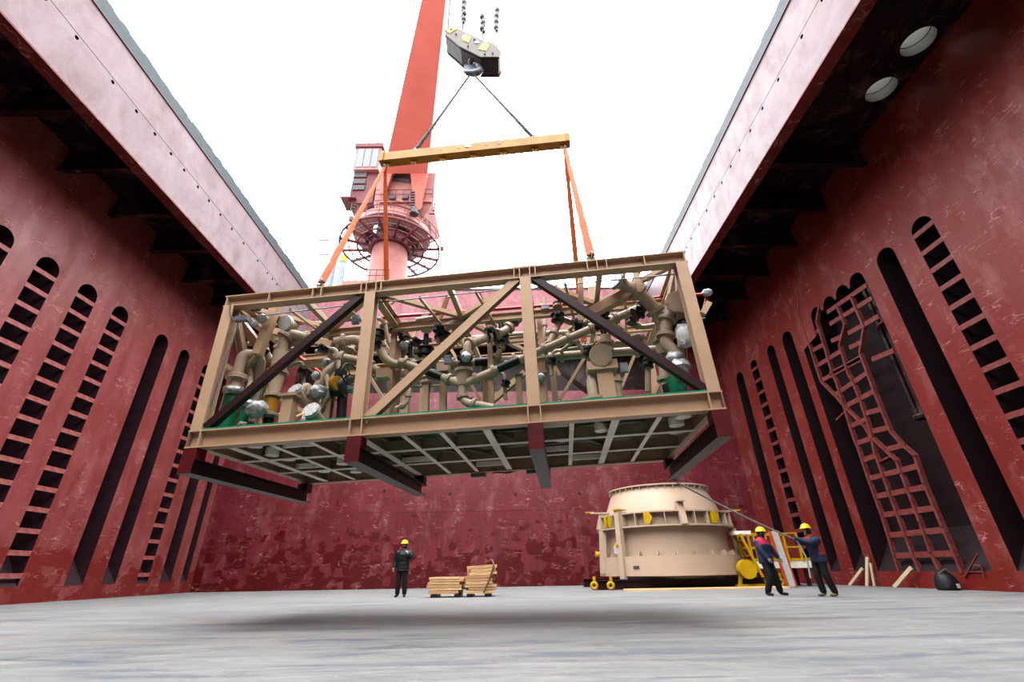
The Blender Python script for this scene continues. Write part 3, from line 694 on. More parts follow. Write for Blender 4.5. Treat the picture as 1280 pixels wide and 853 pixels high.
# loops behind the second post
pipe([L(418, 428, 1.3), L(450, 424, 1.4), L(456, 445, 1.5), L(450, 470, 1.5)], .13, (.15, .5), .25)
pipe([L(418, 446, 1.2), L(452, 452, 1.3), L(480, 470, 1.4), L(470, 478, 1.4)], .12, (.12, .6), .2)
o, ev = pipe([L(470, 405, 1.4), L(470, 425, 1.4), L(484, 456, 1.5), L(560, 456, 2.0), L(720, 444, 2.2), L(838, 436, 2.2)], .115, (.08, .2, .33, .52, .67, .8, .9), .28, 'header_pipe', labels=((.22, .27), (.4, .45)))
valve(L(474, 418, 1.35), (.2, 0, 1), .1, (1, -.3, .2), 0)
wrap(440, 487, .9, .12, (1.6, 1, .6), 'foil')
pipe([L(505, 494, .9), L(512, 485, .9), L(509, 505, .9), L(495, 511, .9)], .05, (.4, .8), .1)
for px, py, d in ((509, 476, 1.3), (533, 480, 1.5), (555, 462, 1.6), (607, 455, 2.2), (677, 450, 1.5), (500, 430, 1.8), (690, 455, 2.6), (760, 470, 2.4), (648, 470, 2.4), (588, 500, 2.6)):
    leg(px, py, d, .13)
m = MB(); q = L(555, 462, 1.55); m.box(q + V((0, -.05, .0)), (.24, .2, .18)); P(m, 'pipe_shoe', 'tan', False)
m = MB(); q = L(480, 468, 1.3); m.box(q, (.26, .2, .2)); P(m, 'pipe_shoe', 'tan', False)
pipe([L(505, 484, 1.7), L(560, 482, 1.7)], .03)
# two pipes meeting in a vee, then dropping to an elbow
o, ev = pipe([L(500, 452, 1.5), L(578, 481, 1.2)], .1, (.1, .8), .1, labels=((.35, .7),))
o, ev = pipe([L(578, 481, 1.2), L(816, 378, 1.2)], .1, (.07, .16, .33, .42, .55, .67, .8, .93), .1, 'sloping_pipe', labels=((.18, .29), (.66, .74)))
o, ev = pipe([L(578, 478, 1.2), L(577, 503, 1.2), L(600, 507, 1.1), L(645, 516, .9)], .095, (.2, .42), .2, labels=((.7, .95),))
m = MB(); m.tube([L(580, 462, 1.2), L(578, 482, 1.2)], [.15, .1], 18); P(m, 'reducer', 'tanpipe'); flange(L(580, 464, 1.2), (0, 0, 1), .19, .025)
valve(L(582, 452, 1.15), (0, 0, 1), .1, (-.5, -1, .1), 0, None, .12); wrap(582, 446, .95, .1, (1, 1, 1.1))
o, ev = pipe([L(582, 456, 1.3), L(585, 430, 1.3), L(592, 428, 1.4), L(630, 415, 1.8), L(650, 398, 2.0)], .11, (.12, .25, .5, .62, .8), .15)
valve(L(613, 418, 1.6), (.9, .3, .3), .11, (0, -1, .2), 0, None, .1)
pipe([L(546, 428, 1.6), L(556, 410, 1.5), L(574, 400, 1.5), L(590, 410, 1.5)], .11, (.2, .7), .2); valve(L(553, 420, 1.4), (.3, 0, 1), .11, (0, -1, 0), 0, None, .08)
pipe([L(560, 405, 1.5), L(575, 415, 1.6), L(585, 440, 1.5)], .09, (.5,), .15)
# valve towers under small portal beams
for (a, b, s, d) in (((489, 413), (562, 405), (532, 440), 1.6), ((608, 402), (656, 396), (627, 424), 1.9)):
    bar2(a, b, d, d, .12, .12, 'portal_beam', 'tan'); leg(a[0] + 4, a[1] + 4, d, .11)
    t = L(*s, d); v = valve(t, (0, 0, 1), .12, (-1, -.2, 0), 0, None, .1)
    m = MB(); m.cyl(t + V((0, 0, .12)), t + V((0, 0, .42)), .06, 12); P(m, 'stem_cover', 'black', parent=v)
    m = MB(); m.lathe([(0, 0), (.12, 0), (.12, .03), (.09, .05), (.13, .09), (.06, .13), (0, .13)], t + V((0, 0, .5)), 14); P(m, 'actuator_cap', 'tanpipe', parent=v)
    pipe([t - V((0, 0, .1)), t - V((.05, 0, .3)), t - V((.25, -.1, .55))], .08, (.2, .6), .12)
pipe([L(540, 425, 1.7), L(512, 430, 1.8), L(500, 450, 1.9)], .07, (.5,), .1)
valve(L(505, 425, 1.9), (0, 0, 1), .09, (0, -1, 0)); wrap(506, 432, 1.7, .12, (1, 1, .8), 'foil'); m = MB(); m.cyl(L(513, 448, 1.7), L(513, 430, 1.7), .05, 10); P(m, 'stem_cover', 'black')
# right-hand branch with two black valves
o, ev = pipe([L(686, 430, 1.3), L(697, 408, 1.4), L(700, 398, 1.5), L(715, 404, 1.7), L(740, 405, 1.8), L(765, 398, 1.8)], .085, (.15, .35, .7, .85), .12)
valve(L(697, 397, 1.35), (0, 0, 1), .1, (0, -1, 0), 0, None, .1); valve(L(722, 406, 1.5), (1, 0, .1), .11, (0, -1, 0), 0, None, .1)
m = MB(); m.lathe([(0, 0), (.11, 0), (.11, .03), (.07, .06), (.1, .1), (0, .12)], L(697, 384, 1.4), 14); P(m, 'actuator_cap', 'tanpipe')
valve(L(752, 397, 1.2), (0, 0, 1), .12, (0, -1, 0), 0, None, .12); m = MB(); m.cyl(L(752, 392, 1.2), L(751, 380, 1.2), .055, 10); P(m, 'stem_cover', 'black')
m = MB(); m.cyl(L(755, 420, 1.2), L(754, 405, 1.2), .06, 10); P(m, 'stem_cover', 'black')
valve(L(805, 383, 1.1), (.9, 0, .35), .1, (0, -1, 0), 0, None, .1); valve(L(797, 392, 1.0), (.9, 0, .35), .1, (0, -1, 0), 0, None, .1); valve(L(808, 378, 1.1), (.9, 0, .35), .09, (0, -1, -.3), 0, None, .1)
# pedestal with blank flange
o, ev = pipe([L(757, 420, 1.1), L(757, 440, 1.1), drop(L(757, 440, 1.1))], .13, (.1, .2), .1)
blind(751, 444, .35, (-.05, -.88, -.35), .2, .4, 'tanpipe')
c = L(752, 461, .6); m = MB(); m.box(c, (.52, .4, .16)); m.box((c.x + .03, c.y, (c.z + .33) / 2), (.28, .28, c.z - .33)); P(m, 'box_support', 'tan', False)
c = L(741, 489, .6); m = MB(); m.lathe([(0, 0), (.19, 0), (.19, .12), (.2, .12), (.2, .17), (.1, .2), (.09, .5), (.05, .6)], drop(c, .36), 20); P(m, 'capped_nozzle', 'tanpipe')
m = MB(); c = L(768, 470, .6); m.lathe([(0, c.z - .33), (.1, c.z - .33), (.1, c.z - .39), (.13, c.z - .4), (.13, c.z - .46), (.1, c.z - .47), (.09, 0)], drop(c, .33), 18); P(m, 'riser', 'tanpipe')
P(MB().ring(L(746, 431, 1.4), (0, 1, .3), .06, .025, 16, 6), 'rear_shackle', 'yellow')
leg(677, 468, 1.3, .12); m = MB(); m.ball(L(676, 472, 1.15), .09, 12, 8); P(m, 'film_wrap', 'foil')
pipe([L(680, 372, 2.0), L(682, 400, 2.0), L(677, 440, 1.8)], .05, (.5,))
bar2((672, 378), (677, 436), 1.7, 1.7, .1, .1, 'inner_post', 'tan')
# large swept pipe on the right
o, ev = pipe([L(768, 351, .6), L(800, 365, .65), L(826, 396, .8), L(838, 450, 1.0), drop(L(838, 450, 1.0))], .15, (.18, .34, .62, .72), .5, 'swept_pipe')
blind(771, 350, .5, (-.75, -.55, .35), .2, .2, 'foil')
bar2((736, 393), (804, 357), .7, .7, .18, .2, 'inner_beam', 'tan'); bar2((741, 360), (745, 395), 1.4, 1.4, .2, .14, 'inner_post', 'tan'); bar2((726, 340), (726, 402), .5, .5, .1, .1, 'inner_post', 'tan')
bar2((802, 330), (786, 368), .4, 1.2, .08, .08, 'roof_hanger', 'tan'); bar2((792, 332), (800, 366), .5, .5, .1, .08, 'roof_hanger', 'tan')
# right end riser, blank flange and wrapped instruments
o, ev = pipe([L(845, 378, .7), L(833, 396, .7), L(832, 430, .75), L(843, 440, .75), drop(L(846, 480, .75))], .14, (.2, .35, .6), .2)
o2, ev = pipe([L(838, 395, .9), L(824, 410, 1.0), L(828, 450, 1.0), drop(L(828, 470, 1.0))], .12, (.3, .7), .2)
blind(845, 377, .3, (-.1, -.85, -.35), .19, .3, 'tanpipe')
b = L(857, 419, .4); m = MB(); m.box(b, (.26, .22, .34)); w_ = P(m, 'wrapped_box', 'white', False); wrap(857, 421, .36, .21, (.72, .6, 1), 'white', w_)
wrap(843, 448, .6, .16, (1, 1, .8), 'foil', o); wrap(850, 460, .5, .17, (1, 1, 1), 'foil', o)
bar2((822, 390), (872, 389), .7, .5, .08, .08, 'cantilever', 'tan'); bar2((878, 393), (886, 379), .0, .0, .1, .1, 'cantilever', 'tan')
c = L(842, 480, .55); m = MB(); m.cyl(drop(c, .34), c + V((0, 0, .1)), .13, 14); P(m, 'green_sleeve', 'greenp', parent=o)
c = L(852, 490, .5); m = MB(); m.cyl(drop(c, .34), c + V((0, 0, .1)), .09, 14); P(m, 'green_sleeve', 'greenp', parent=o)
c = L(833, 485, .55); m = MB(); m.cyl(drop(c, .36), c + V((0, 0, .05)), .07, 14); P(m, 'label_sleeve', 'black', parent=o)
valve(L(856, 405, .5), (0, 0, 1), .09, (1, -.4, 0)); wrap(884, 366, r2.y - .1, .08, (1.3, 1, 1), 'foil')
bar2((848, 338), (830, 420), .3, 2.2, .2, .14, 'end_brace', 'tan')
for d0, d1 in (((560, 370), (548, 405)), ((598, 365), (612, 400))): bar2(d0, d1, 1.5, 1.9, .08, .08, 'roof_hanger', 'tan')
# flood lamp and chain at the left post
c = L(303, 399, -.02); m = MB(); m.box(c, (.26, .1, .1), None); P(m, 'flood_lamp', 'steel', False)
P(MB().tube([L(297, 408, .0), L(262, 510, .0)], .012, 6), 'cable', 'steel')
P(MB().tube(fillet([L(288, 378, .0), L(287, 392, -.02), L(294, 402, -.02)], .05), .012, 6), 'cable', 'black')
blind(357, 404, .7, (-.1, -.9, -.3), .16, .3, 'white')
P(MB().ring(L(487, 374, .9), (.1, 1, .1), .12, .03, 24, 8), 'open_flange', 'tanpipe')
for x in (-4.1, -1.3):
    P(MB().box((x + .18 * (1 if x < -3 else -.2), .25, MH - .14), (.18, .14, .14)), 'clamp', 'black', False)
for (x, y) in ((-2.53, YFm), (2.72, YFm), (-2.53, YRm), (2.72, YRm)):
    m = MB(); m.box((x, y, MH + .06), (.16, .03, .14)); P(m, 'lifting_lug', 'tan', False)
# ------------------------------------------------------------------ lifting gear
def W(x, y, ly): return MM @ L(x, y, ly)
be0, be1 = W(480, 200, 1.95), W(708, 176, 1.95)
sb = empty('spreader_beam', loc=be0.lerp(be1, .5)); c0 = be0.lerp(be1, .5)
tag(sb, 'yellow spreader beam hung below the hook block', 'spreader beam')
a, b = be0 - c0, be1 - c0; dv = (b - a).normalized()
MB().sect(a - dv * .1, b + dv * .1, [(-.13, -.15), (.13, -.15), (.13, .15), (-.13, .15)]).build('box_beam', 'ybeam', sb, smooth=False)
for t in (.0, 1.0): MB().box(a.lerp(b, t), (.03, .34, .36)).build('end_plate', 'ybeam', sb, smooth=False, rot=None)
for t in (.02, .17, .33, .5, .66, .83, .98):
    p = a.lerp(b, t); m = MB(); m.box(p + V((0, 0, -.19)), (.2, .03, .1)); m.ring(p + V((0, 0, -.22)), (0, 1, 0), .06, .025, 14, 6); m.build('beam_lug', 'ybeam' if 0 < t < 1 else 'steel', sb)
for t in (.18, .82):
    p = a.lerp(b, t); m = MB(); m.box(p + V((0, 0, .2)), (.24, .04, .14)); m.build('beam_lug', 'ybeam', sb)
for t in (.32, .42, .57, .64):
    p = a.lerp(b, t) + V((0, -.131, .03)); MB().cyl(p, p + V((0, -.01, 0)), .035, 12).build('bolt_boss', 'steel', sb)
MB().box(a.lerp(b, .47) + V((0, -.137, .05)), (.17, .01, .1)).build('name_plate', 'white', sb, smooth=False)
MB().tube(fillet([a.lerp(b, .81) + V((0, 0, -.15)), a.lerp(b, .81) + V((.02, 0, -.3)), a.lerp(b, .815) + V((0, 0, -.62))], .1), .016, 6).build('loose_strap', 'wire', sb)
def sling(p, q, label):
    root = empty('lifting_sling', loc=q); n = 14; m = MB(); d = p - q
    sd = d.cross(V((0, 1, 0))).normalized(); pts = []
    vs = []
    for i in range(n + 1):
        t = i / n; c = d * t; wd = (.085 - .035 * t) * (1 + .12 * sin(i * 2.7)); th = .03 * (1 + .3 * sin(i * 1.9 + 1))
        nn = d.normalized().cross(sd)
        for k in range(8): vs.append(c + sd * (wd * cos(k * pi / 4)) + nn * (th * sin(k * pi / 4)))
    fs = [(i * 8 + k, i * 8 + (k + 1) % 8, (i + 1) * 8 + (k + 1) % 8, (i + 1) * 8 + k) for i in range(n) for k in range(8)]
    m.add(vs, fs + [tuple(range(8)), tuple(range(n * 8, n * 8 + 8))]); m.build('webbing', 'orange', root)
    m = MB(); m.ring((0, 0, .0), (1, .4, 0), .07, .022, 16, 6); m.cyl((-.08, 0, -.06), (.08, 0, -.06), .02, 8); m.build('shackle', 'steel', root)
    m = MB(); m.ring(d * .995, (1, 0, 0), .06, .025, 16, 6); m.build('shackle', 'steel', root)
    tag(root, label, 'sling')
zt = MH + .17
lug = [MM @ V((x, y, zt)) for x, y in ((-2.53, YFm), (2.72, YFm), (-2.53, YRm), (2.72, YRm))]
e0, e1 = be0 + V((0, 0, -.26)) + dv * .06, be1 + V((0, 0, -.26)) - dv * .06
sling(e0, lug[0], 'orange sling from the cab-side beam end to the front lug beside the dark brace')
sling(e0, lug[2], 'orange sling hanging nearly plumb from the cab-side beam end to the rear lug')
sling(e1, lug[1], 'orange sling from the far beam end to the module front edge, ruffled end')
sling(e1, lug[3], 'orange sling from the far beam end passing behind the module front edge')
# hook block
hk = W(591, 84, 1.95); Yb = hk.y
hb = empty('hook_block', loc=hk); tag(hb, 'grey hook block with yellow patches on four wire falls', 'hook block')
poly = [(555, 37), (565, 33), (573, 36), (605, 51), (617, 54), (627, 65), (624, 71), (601, 71), (575, 58), (556, 42)]
fr = [atY(x, y, Yb - .35) - hk for x, y in poly]
def plate(dy, th, mat, name, s=1.0):
    n = len(fr); vs = [p + V((0, dy, 0)) for p in fr] + [p + V((0, dy + th, 0)) for p in fr]
    return MB().add(vs, [tuple(range(n))[::-1], tuple(range(n, 2 * n))] + [(i, (i + 1) % n, n + (i + 1) % n, n + i) for i in range(n)]).build(name, mat, hb, smooth=False)
plate(0, .05, 'block', 'side_plate'); plate(.62, .05, 'block', 'side_plate')
core = [p * .97 + (fr[0] + fr[5]) * .015 for p in fr]
n_ = len(core); MB().add([p + V((0, .1, 0)) for p in core] + [p + V((0, .57, 0)) for p in core], [tuple(range(n_))[::-1], tuple(range(n_, 2 * n_))] + [(i, (i + 1) % n_, n_ + (i + 1) % n_, n_ + i) for i in range(n_)]).build('block_core', 'craneg', hb, smooth=False)
for x, y in ((562, 39), (578, 46), (600, 58), (617, 64)):
    p = atY(x, y, Yb - .35) - hk; MB().cyl(p + V((0, .08, 0)), p + V((0, .6, 0)), .13, 20).build('sheave', 'valve', hb)
for x, y in ((557, 40), (580, 57), (602, 68), (623, 68), (570, 51)):
    p = atY(x, y, Yb - .35) - hk; MB().box(p + V((0, .34, 0)), (.05, .62, .06)).build('spacer', 'craneg', hb, smooth=False)
for q in (((577, 46), (582, 43), (589, 47), (586, 54), (579, 51)), ((600, 58), (605, 53), (612, 56), (608, 64), (598, 62)), ((557, 38), (566, 34), (571, 37), (562, 42))):
    ps = [atY(x, y, Yb - .352) - hk for x, y in q]; n = len(ps)
    MB().add(ps + [p + V((0, -.012, 0)) for p in ps], [tuple(range(n)), tuple(range(n, 2 * n))] + [(i, (i + 1) % n, n + (i + 1) % n, n + i) for i in range(n)]).build('yellow_patch', 'yellow', hb, smooth=False)
p = atY(596, 53, Yb - .355) - hk; MB().box(p, (.13, .02, .11)).build('rating_plate', 'white', hb, smooth=False)
for x, y in ((564, 37), (570, 43), (593, 50), (606, 68), (616, 67), (585, 58)):
    p = atY(x, y, Yb - .36) - hk; MB().cyl(p, p + V((0, -.04, 0)), .025, 8).build('bolt', 'valve', hb)
p = atY(591, 74, Yb) - hk; m = MB(); m.cyl(p + V((0, 0, .2)), p + V((0, 0, -.1)), .14, 16); m.ball(p + V((0, 0, -.1)), .16); m.build('swivel', 'craneg', hb)
hc = atY(590, 86, Yb) - hk; m = MB()
m.tube([hc + V((.26 * sin(t), 0, .22 * cos(t))) for t in [(.15 + i * .33) for i in range(15)]], [.09, .1, .11, .12, .12, .13, .13, .12, .12, .11, .1, .09, .07, .06, .04], 10)
m.build('hook', 'steel', hb); m = MB(); m.box(hc + V((0, 0, .02)), (.5, .06, .3)); m.build('hook_web', 'steel', hb)
for i, (x, y) in enumerate(((560, 34), (578, 40), (603, 52), (621, 60))):
    p = atY(x, y, Yb - .05) - hk; m = MB(); m.tube([p, p + V((0, 0, 30))], .035, 6); o = m.build('wire_fall', 'wire', hb)
    z0, z1 = ((1.7, 1.9), (.55, 2.2), (.55, 1.5), (.95, 2.3))[i]; m = MB(); k = 0; z = z0
    while z < z1: m.ball(p + V((random.uniform(-.03, .03), 0, z)), .07 + .03 * (k % 2), 8, 6, (1, 1, 1.5)); z += .17; k += 1
    m.build('rope_swivel', 'valve', o)
def wsling(p, q, label):
    d = p - q; root = empty('wire_sling', loc=q); sd = V((0, 1, 0))
    m = MB()
    for s in (-1, 1): m.tube([V((0, 0, 0)) + sd * .04 * s, d * .3 + sd * .02 * s, d], .03, 6)
    m.build('wire_rope', 'wire', root)
    m = MB(); m.ring((0, 0, -.02), (0, 1, 0), .07, .025, 14, 6); m.cyl((0, -.08, -.08), (0, .08, -.08), .025, 8); m.build('shackle', 'steel', root)
    for t in (.1, .2, .32): MB().ball(d * t, .045, 8, 6).build('rope_clip', 'valve', root)
    tag(root, label, 'sling')
wsling(hk + hc + V((-.02, 0, -.22)), be0.lerp(be1, .18) + V((0, 0, .3)), 'steel wire sling from hook to beam in front of the crane boom')
wsling(hk + hc + V((.02, 0, -.22)), be0.lerp(be1, .82) + V((0, 0, .3)), 'steel wire sling from hook to beam against the open sky')

# ------------------------------------------------------------------ deck crane
Yc = 30.6; base = atY(484, 345, Yc); Xc = base.x
cr = empty('deck_crane', loc=(Xc, Yc, 16)); tag(cr, 'orange-red deck crane with glazed cab and round platform', 'crane')
C0 = V((Xc, Yc, 16))
def K(x, y, Y): return atY(x, y, Y) - C0
zr = K(487, 313, Yc).z
Rp = 1.62
MB().lathe([(Rp, 0), (Rp * .98, zr - 2.6), (Rp * .84, zr + .4), (Rp * .84, zr + 2.2)], n=48).build('pedestal', 'cranep', cr)
Ro = 4.05
def annulus(r0, r1, z, t, name, mat, n=48): MB().lathe([(r0, z), (r1, z), (r1, z + t), (r0, z + t), (r0, z)], n=n).build(name, mat, cr)
annulus(Ro - .12, Ro, zr, .16, 'platform_rim', 'craned'); annulus(2.6, 2.72, zr, .12, 'platform_rim', 'craned'); annulus(1.5, 1.75, zr - .2, .4, 'platform_rim', 'craned')
annulus(3.3, 3.36, zr, .08, 'platform_rim', 'craneg'); annulus(2.1, 2.15, zr, .08, 'platform_rim', 'craneg')
for k in range(16):
    t = 2 * pi * k / 16; d = V((cos(t), sin(t), 0))
    MB().bar(d * 1.4 + V((0, 0, zr + .02)), d * (Ro - .05) + V((0, 0, zr + .05)), .16, .2).build('platform_spoke', 'craned', cr, smooth=False)
for k in range(48):
    if k % 3: t = 2 * pi * k / 48; d = V((cos(t), sin(t), 0)); MB().bar(d * 1.7 + V((0, 0, zr + .08)), d * (Ro - .05) + V((0, 0, zr + .08)), .03, .03).build('grating_bar', 'craneg', cr, smooth=False)
m = MB()
for zz in (.55, 1.1): m.ring((0, 0, zr + .15 + zz), (0, 0, 1), Ro - .06, .025, 48, 5)
m.build('guard_rail', 'craned', cr)
for k in range(24):
    t = 2 * pi * k / 24; d = V((cos(t), sin(t), 0)) * (Ro - .06); MB().cyl(d + V((0, 0, zr + .1)), d + V((0, 0, zr + 1.25)), .03, 6).build('rail_post', 'craned', cr)
for k in (0, 8, 16): 
    t = 2 * pi * k / 24; MB().box(V((cos(t), sin(t), 0)) * (Ro + .2) + V((0, 0, zr + .1)), (.3, .2, .35)).build('platform_lamp', 'craneg', cr, smooth=False)
# upper fence drum and house
zu = zr + 1.6
MB().lathe([(2.2, zr + .9), (3.15, zr + 1.2), (3.15, zr + 1.75), (1.6, zr + 1.75)], n=40).build('slew_ring', 'cranep', cr)
m = MB(); m.ring((0, 0, zr + 2.1), (0, 0, 1), 3.15, .03, 40, 5); m.ring((0, 0, zr + 2.5), (0, 0, 1), 3.15, .03, 40, 5); m.build('guard_rail', 'craned', cr)
for k in range(18):
    t = 2 * pi * k / 18; d = V((cos(t), sin(t), 0)) * 3.15; MB().cyl(d + V((0, 0, zr + 1.7)), d + V((0, 0, zr + 2.55)), .03, 6).build('rail_post', 'craned', cr)
Yh = Yc - 1.9
hA, hB, hC = K(466, 262, Yh), K(540, 268, Yh), K(500, 222, Yh)
m = MB(); x0, x1, zb_, zt_ = hA.x, hB.x, hA.z - .3, hC.z + .5
pts = [(x0, -1.9), (x1, -1.9), (x1, 2.4), (x0, 2.4)]
m.add([V((x, y, zb_ + .9)) for x, y in pts] + [V((x, y, zt_)) for x, y in pts] + [V((x * .72, y * .75, zb_ - .7)) for x, y in pts],
      [(4, 5, 6, 7), (0, 1, 5, 4), (1, 2, 6, 5), (2, 3, 7, 6), (3, 0, 4, 7), (8, 9, 1, 0), (9, 10, 2, 1), (10, 11, 3, 2), (11, 8, 0, 3), (11, 10, 9, 8)])
m.build('machinery_house', 'cranep', cr, smooth=False)
for k in range(4):
    z = zb_ + .4 + k * .35; MB().box((x1 * .95, -1.2, z), (.5, .1, .06)).build('house_rung', 'craned', cr, smooth=False)
MB().box(((x0 + x1) / 2 + .2, -2.0, zb_ + 1.15), (x1 - x0 - .6, .2, .5)).build('front_sill', 'cranep', cr, smooth=False)
for dx in (-.5, .55): 
    m = MB(); m.box(K(491, 248, Yh - .2) + V((dx + .5, 0, 0)), (.5, .4, .4)); m.build('house_lamp', 'craneg', cr, smooth=False)
m = MB()
for zz in (1.6, 2.1): m.bar((x0, -2.25, zb_ + zz), (x1, -2.25, zb_ + zz), .04, .04); m.bar((x1, -2.25, zb_ + zz), (x1, 2, zb_ + zz), .04, .04)
for i in range(9): m.bar((x0 + (x1 - x0) * i / 8, -2.25, zb_ + 1.2), (x0 + (x1 - x0) * i / 8, -2.25, zb_ + 2.1), .035, .035, (0, 1, 0))
m.build('balcony_rail', 'craned', cr, smooth=False)
# boom
def bl(x0, y0, Y0, x1, y1, Y1, k): p, q = K(x0, y0, Y0), K(x1, y1, Y1); return p, p + (q - p) * k
Ya, Yb2 = 27.9, 18.6; kk = 1.8
la_, lb_ = bl(479, 217, Ya, 527, 0, Yb2, kk); ra_, rb_ = bl(534, 217, Ya, 557, 0, Yb2, kk)
nrm = (ra_ - la_).cross(lb_ - la_).normalized(); nrm = nrm if nrm.y > 0 else -nrm
th = 1.3
vs = [la_, ra_, rb_, lb_] + [p + nrm * th for p in (la_, ra_, rb_, lb_)]
m = MB(); m.add(vs, [(0, 1, 2, 3), (4, 5, 6, 7), (0, 1, 5, 4), (1, 2, 6, 5), (2, 3, 7, 6), (3, 0, 4, 7)]); m.build('boom', 'crane', cr, smooth=False)
for xs in (((479, 217), (490, 217), (482, 240), (474, 241)), ((513, 217), (534, 217), (525, 262), (518, 262))):
    f = [K(x, y, Ya) for x, y in xs]; m = MB(); m.add(f + [p + nrm * th for p in f], [(0, 1, 2, 3), (4, 5, 6, 7), (0, 1, 5, 4), (1, 2, 6, 5), (2, 3, 7, 6), (3, 0, 4, 7)]); m.build('boom_leg', 'crane', cr, smooth=False)
MB().cyl(K(488, 224, Ya + .9), K(514, 228, Ya + .9), .28, 16).build('boom_hinge', 'craneg', cr)
for i in range(7): MB().box(K(516, 240 + i * 3.2, Ya - .1), (.3, .15, .12)).build('leg_ladder', 'craneg', cr, smooth=False)
p = K(518, 262, Ya); MB().lathe([(.0, .3), (.2, .25), (.35, -.5), (0, -.6)], p, 14).build('hinge_boot', 'craneg', cr)
# ladder cage by the boom
for (xa, ya, xb, yb) in ((458, 192, 470, 147), (468, 195, 480, 150)): MB().tube([K(xa, ya, Yc), K(xb, yb, Yc)], .05, 6).build('ladder_rail', 'craned', cr)
for i in range(9):
    t = i / 8; MB().tube([K(458, 192, Yc).lerp(K(470, 147, Yc), t), K(468, 195, Yc).lerp(K(480, 150, Yc), t)], .04, 6).build('ladder_rung', 'craneg', cr)
m = MB(); m.box(K(467, 205, Yc), (.8, .6, 1.2)); m.build('ladder_platform', 'craned', cr, smooth=False)
for (xa, ya, xb, yb) in ((531, 238, 536, 200), (540, 240, 543, 205)): MB().tube([K(xa, ya, Yc), K(xb, yb, Yc)], .04, 6).build('ladder_rail', 'craneg', cr)
for i in range(9):
    t = i / 8; MB().tube([K(531, 238, Yc).lerp(K(536, 200, Yc), t), K(540, 240, Yc).lerp(K(543, 205, Yc), t)], .03, 6).build('ladder_rung', 'craneg', cr)
# cab
Yk = Yc - 2.2
ca, cb2 = K(441, 212, Yk), K(473, 222, Yk); ct = K(446, 184, Yk)
cabx0, cabx1 = ca.x, cb2.x - .1
MB().box(((cabx0 + cabx1) / 2, -1.1, (ca.z + ct.z) / 2), (cabx1 - cabx0, 2.2, ct.z - ca.z), None).build('cab', 'cranep', cr, smooth=False)
MB().box(((cabx0 + cabx1) / 2, -1.1, ct.z + .12), (cabx1 - cabx0 + .3, 2.5, .45)).build('cab_roof', 'craned', cr, smooth=False)
wdt = (cabx1 - cabx0 - .3) / 3
for k in range(3):
    MB().box((cabx0 + .15 + wdt * (k + .5), -2.22, (ca.z + ct.z) / 2), (wdt - .1, .06, (ct.z - ca.z) * .8)).build('cab_window', 'glass', cr, smooth=False)
MB().box((cabx0 - .03, -1.1, (ca.z + ct.z) / 2), (.06, 1.7, (ct.z - ca.z) * .75)).build('cab_window', 'glass', cr, smooth=False)
cl = K(438, 250, Yk)
MB().box(((cabx0 + cabx1) / 2 - .1, -.9, (ca.z + cl.z) / 2), (cabx1 - cabx0 - .2, 1.9, ca.z - cl.z)).build('cab_pedestal', 'craned', cr, smooth=False)
for dz in (.35, 1.1, 1.8): MB().box(((cabx0 + cabx1) / 2 - .5, -1.9, ca.z - dz), (1.1, .12, .5)).build('cab_vent', 'craneg', cr, smooth=False)
m = MB(); bp = K(430, 246, Yk); m.box(bp + V((.3, .8, 0)), (1.2, 1.6, .15))
for zz in (.5, 1.0): m.bar(bp + V((-.3, 0, zz)), bp + V((.6, 0, zz)), .04, .04); m.bar(bp + V((-.3, 0, zz)), bp + V((-.3, 1.6, zz)), .04, .04)
for x in (-.3, .15, .6): m.bar(bp + V((x, 0, 0)), bp + V((x, 0, 1)), .04, .04, (0, 1, 0))
m.build('cab_balcony', 'craned', cr, smooth=False)
for (xa, ya, xb, yb) in ((434, 290, 440, 255), (443, 293, 448, 257)): MB().tube([K(xa, ya, Yc - 2), K(xb, yb, Yc - 2)], .04, 6).build('ladder_rail', 'craneg', cr)
for i in range(10):
    t = i / 9; MB().tube([K(434, 290, Yc - 2).lerp(K(440, 255, Yc - 2), t), K(443, 293, Yc - 2).lerp(K(448, 257, Yc - 2), t)], .03, 6).build('ladder_rung', 'craneg', cr)
m = MB(); q0, q1 = K(428, 352, Yc - 2.5), K(486, 349, Yc - 2.5); m.box((q0 + q1) / 2 + V((0, 1.2, -.4)), (q1.x - q0.x, 2.4, .8)); m.build('base_platform', 'cranep', cr, smooth=False)
m = MB()
for zz in (.5, 1.0): m.bar(q0 + V((0, 0, zz)), V((q1.x, q0.y, q0.z + zz)), .04, .04)
for i in range(8): m.bar(q0 + V(((q1.x - q0.x) * i / 7, 0, 0)), q0 + V(((q1.x - q0.x) * i / 7, 0, 1.0)), .04, .04, (0, 1, 0))
m.build('base_rail', 'craned', cr, smooth=False)
# pale masts far behind
Ym = 44
for (xa, yb_, yt, wd, lab) in ((408, 372, 296, .85, 'tall pale grey mast with two side arms behind the hatch'), (421, 372, 322, .7, 'short pale grey post with yellow cap beside the mast')):
    p, q = atY(xa, yb_, Ym), atY(xa + 4, yt, Ym); r = empty('deck_mast', loc=(p.x, p.y, 16)); o0 = V((p.x, p.y, 16))
    m = MB(); m.tube([V((0, 0, 0)), V((0, 0, q.z - 16))], wd / 2, 14); m.build('mast_tube', 'mast', r)
    if wd > .8:
        for yy in (300, 318): pp = atY(xa - 3, yy, Ym) - o0; MB().box(pp, (1.3, .3, .25)).build('side_arm', 'steel', r, smooth=False)
    else:
        pp = atY(xa + 3, 326, Ym) - o0; MB().cyl((0, 0, pp.z - .3), (0, 0, pp.z + .6), .42, 14).build('yellow_cap', 'yellow', r)
    tag(r, lab, 'mast')
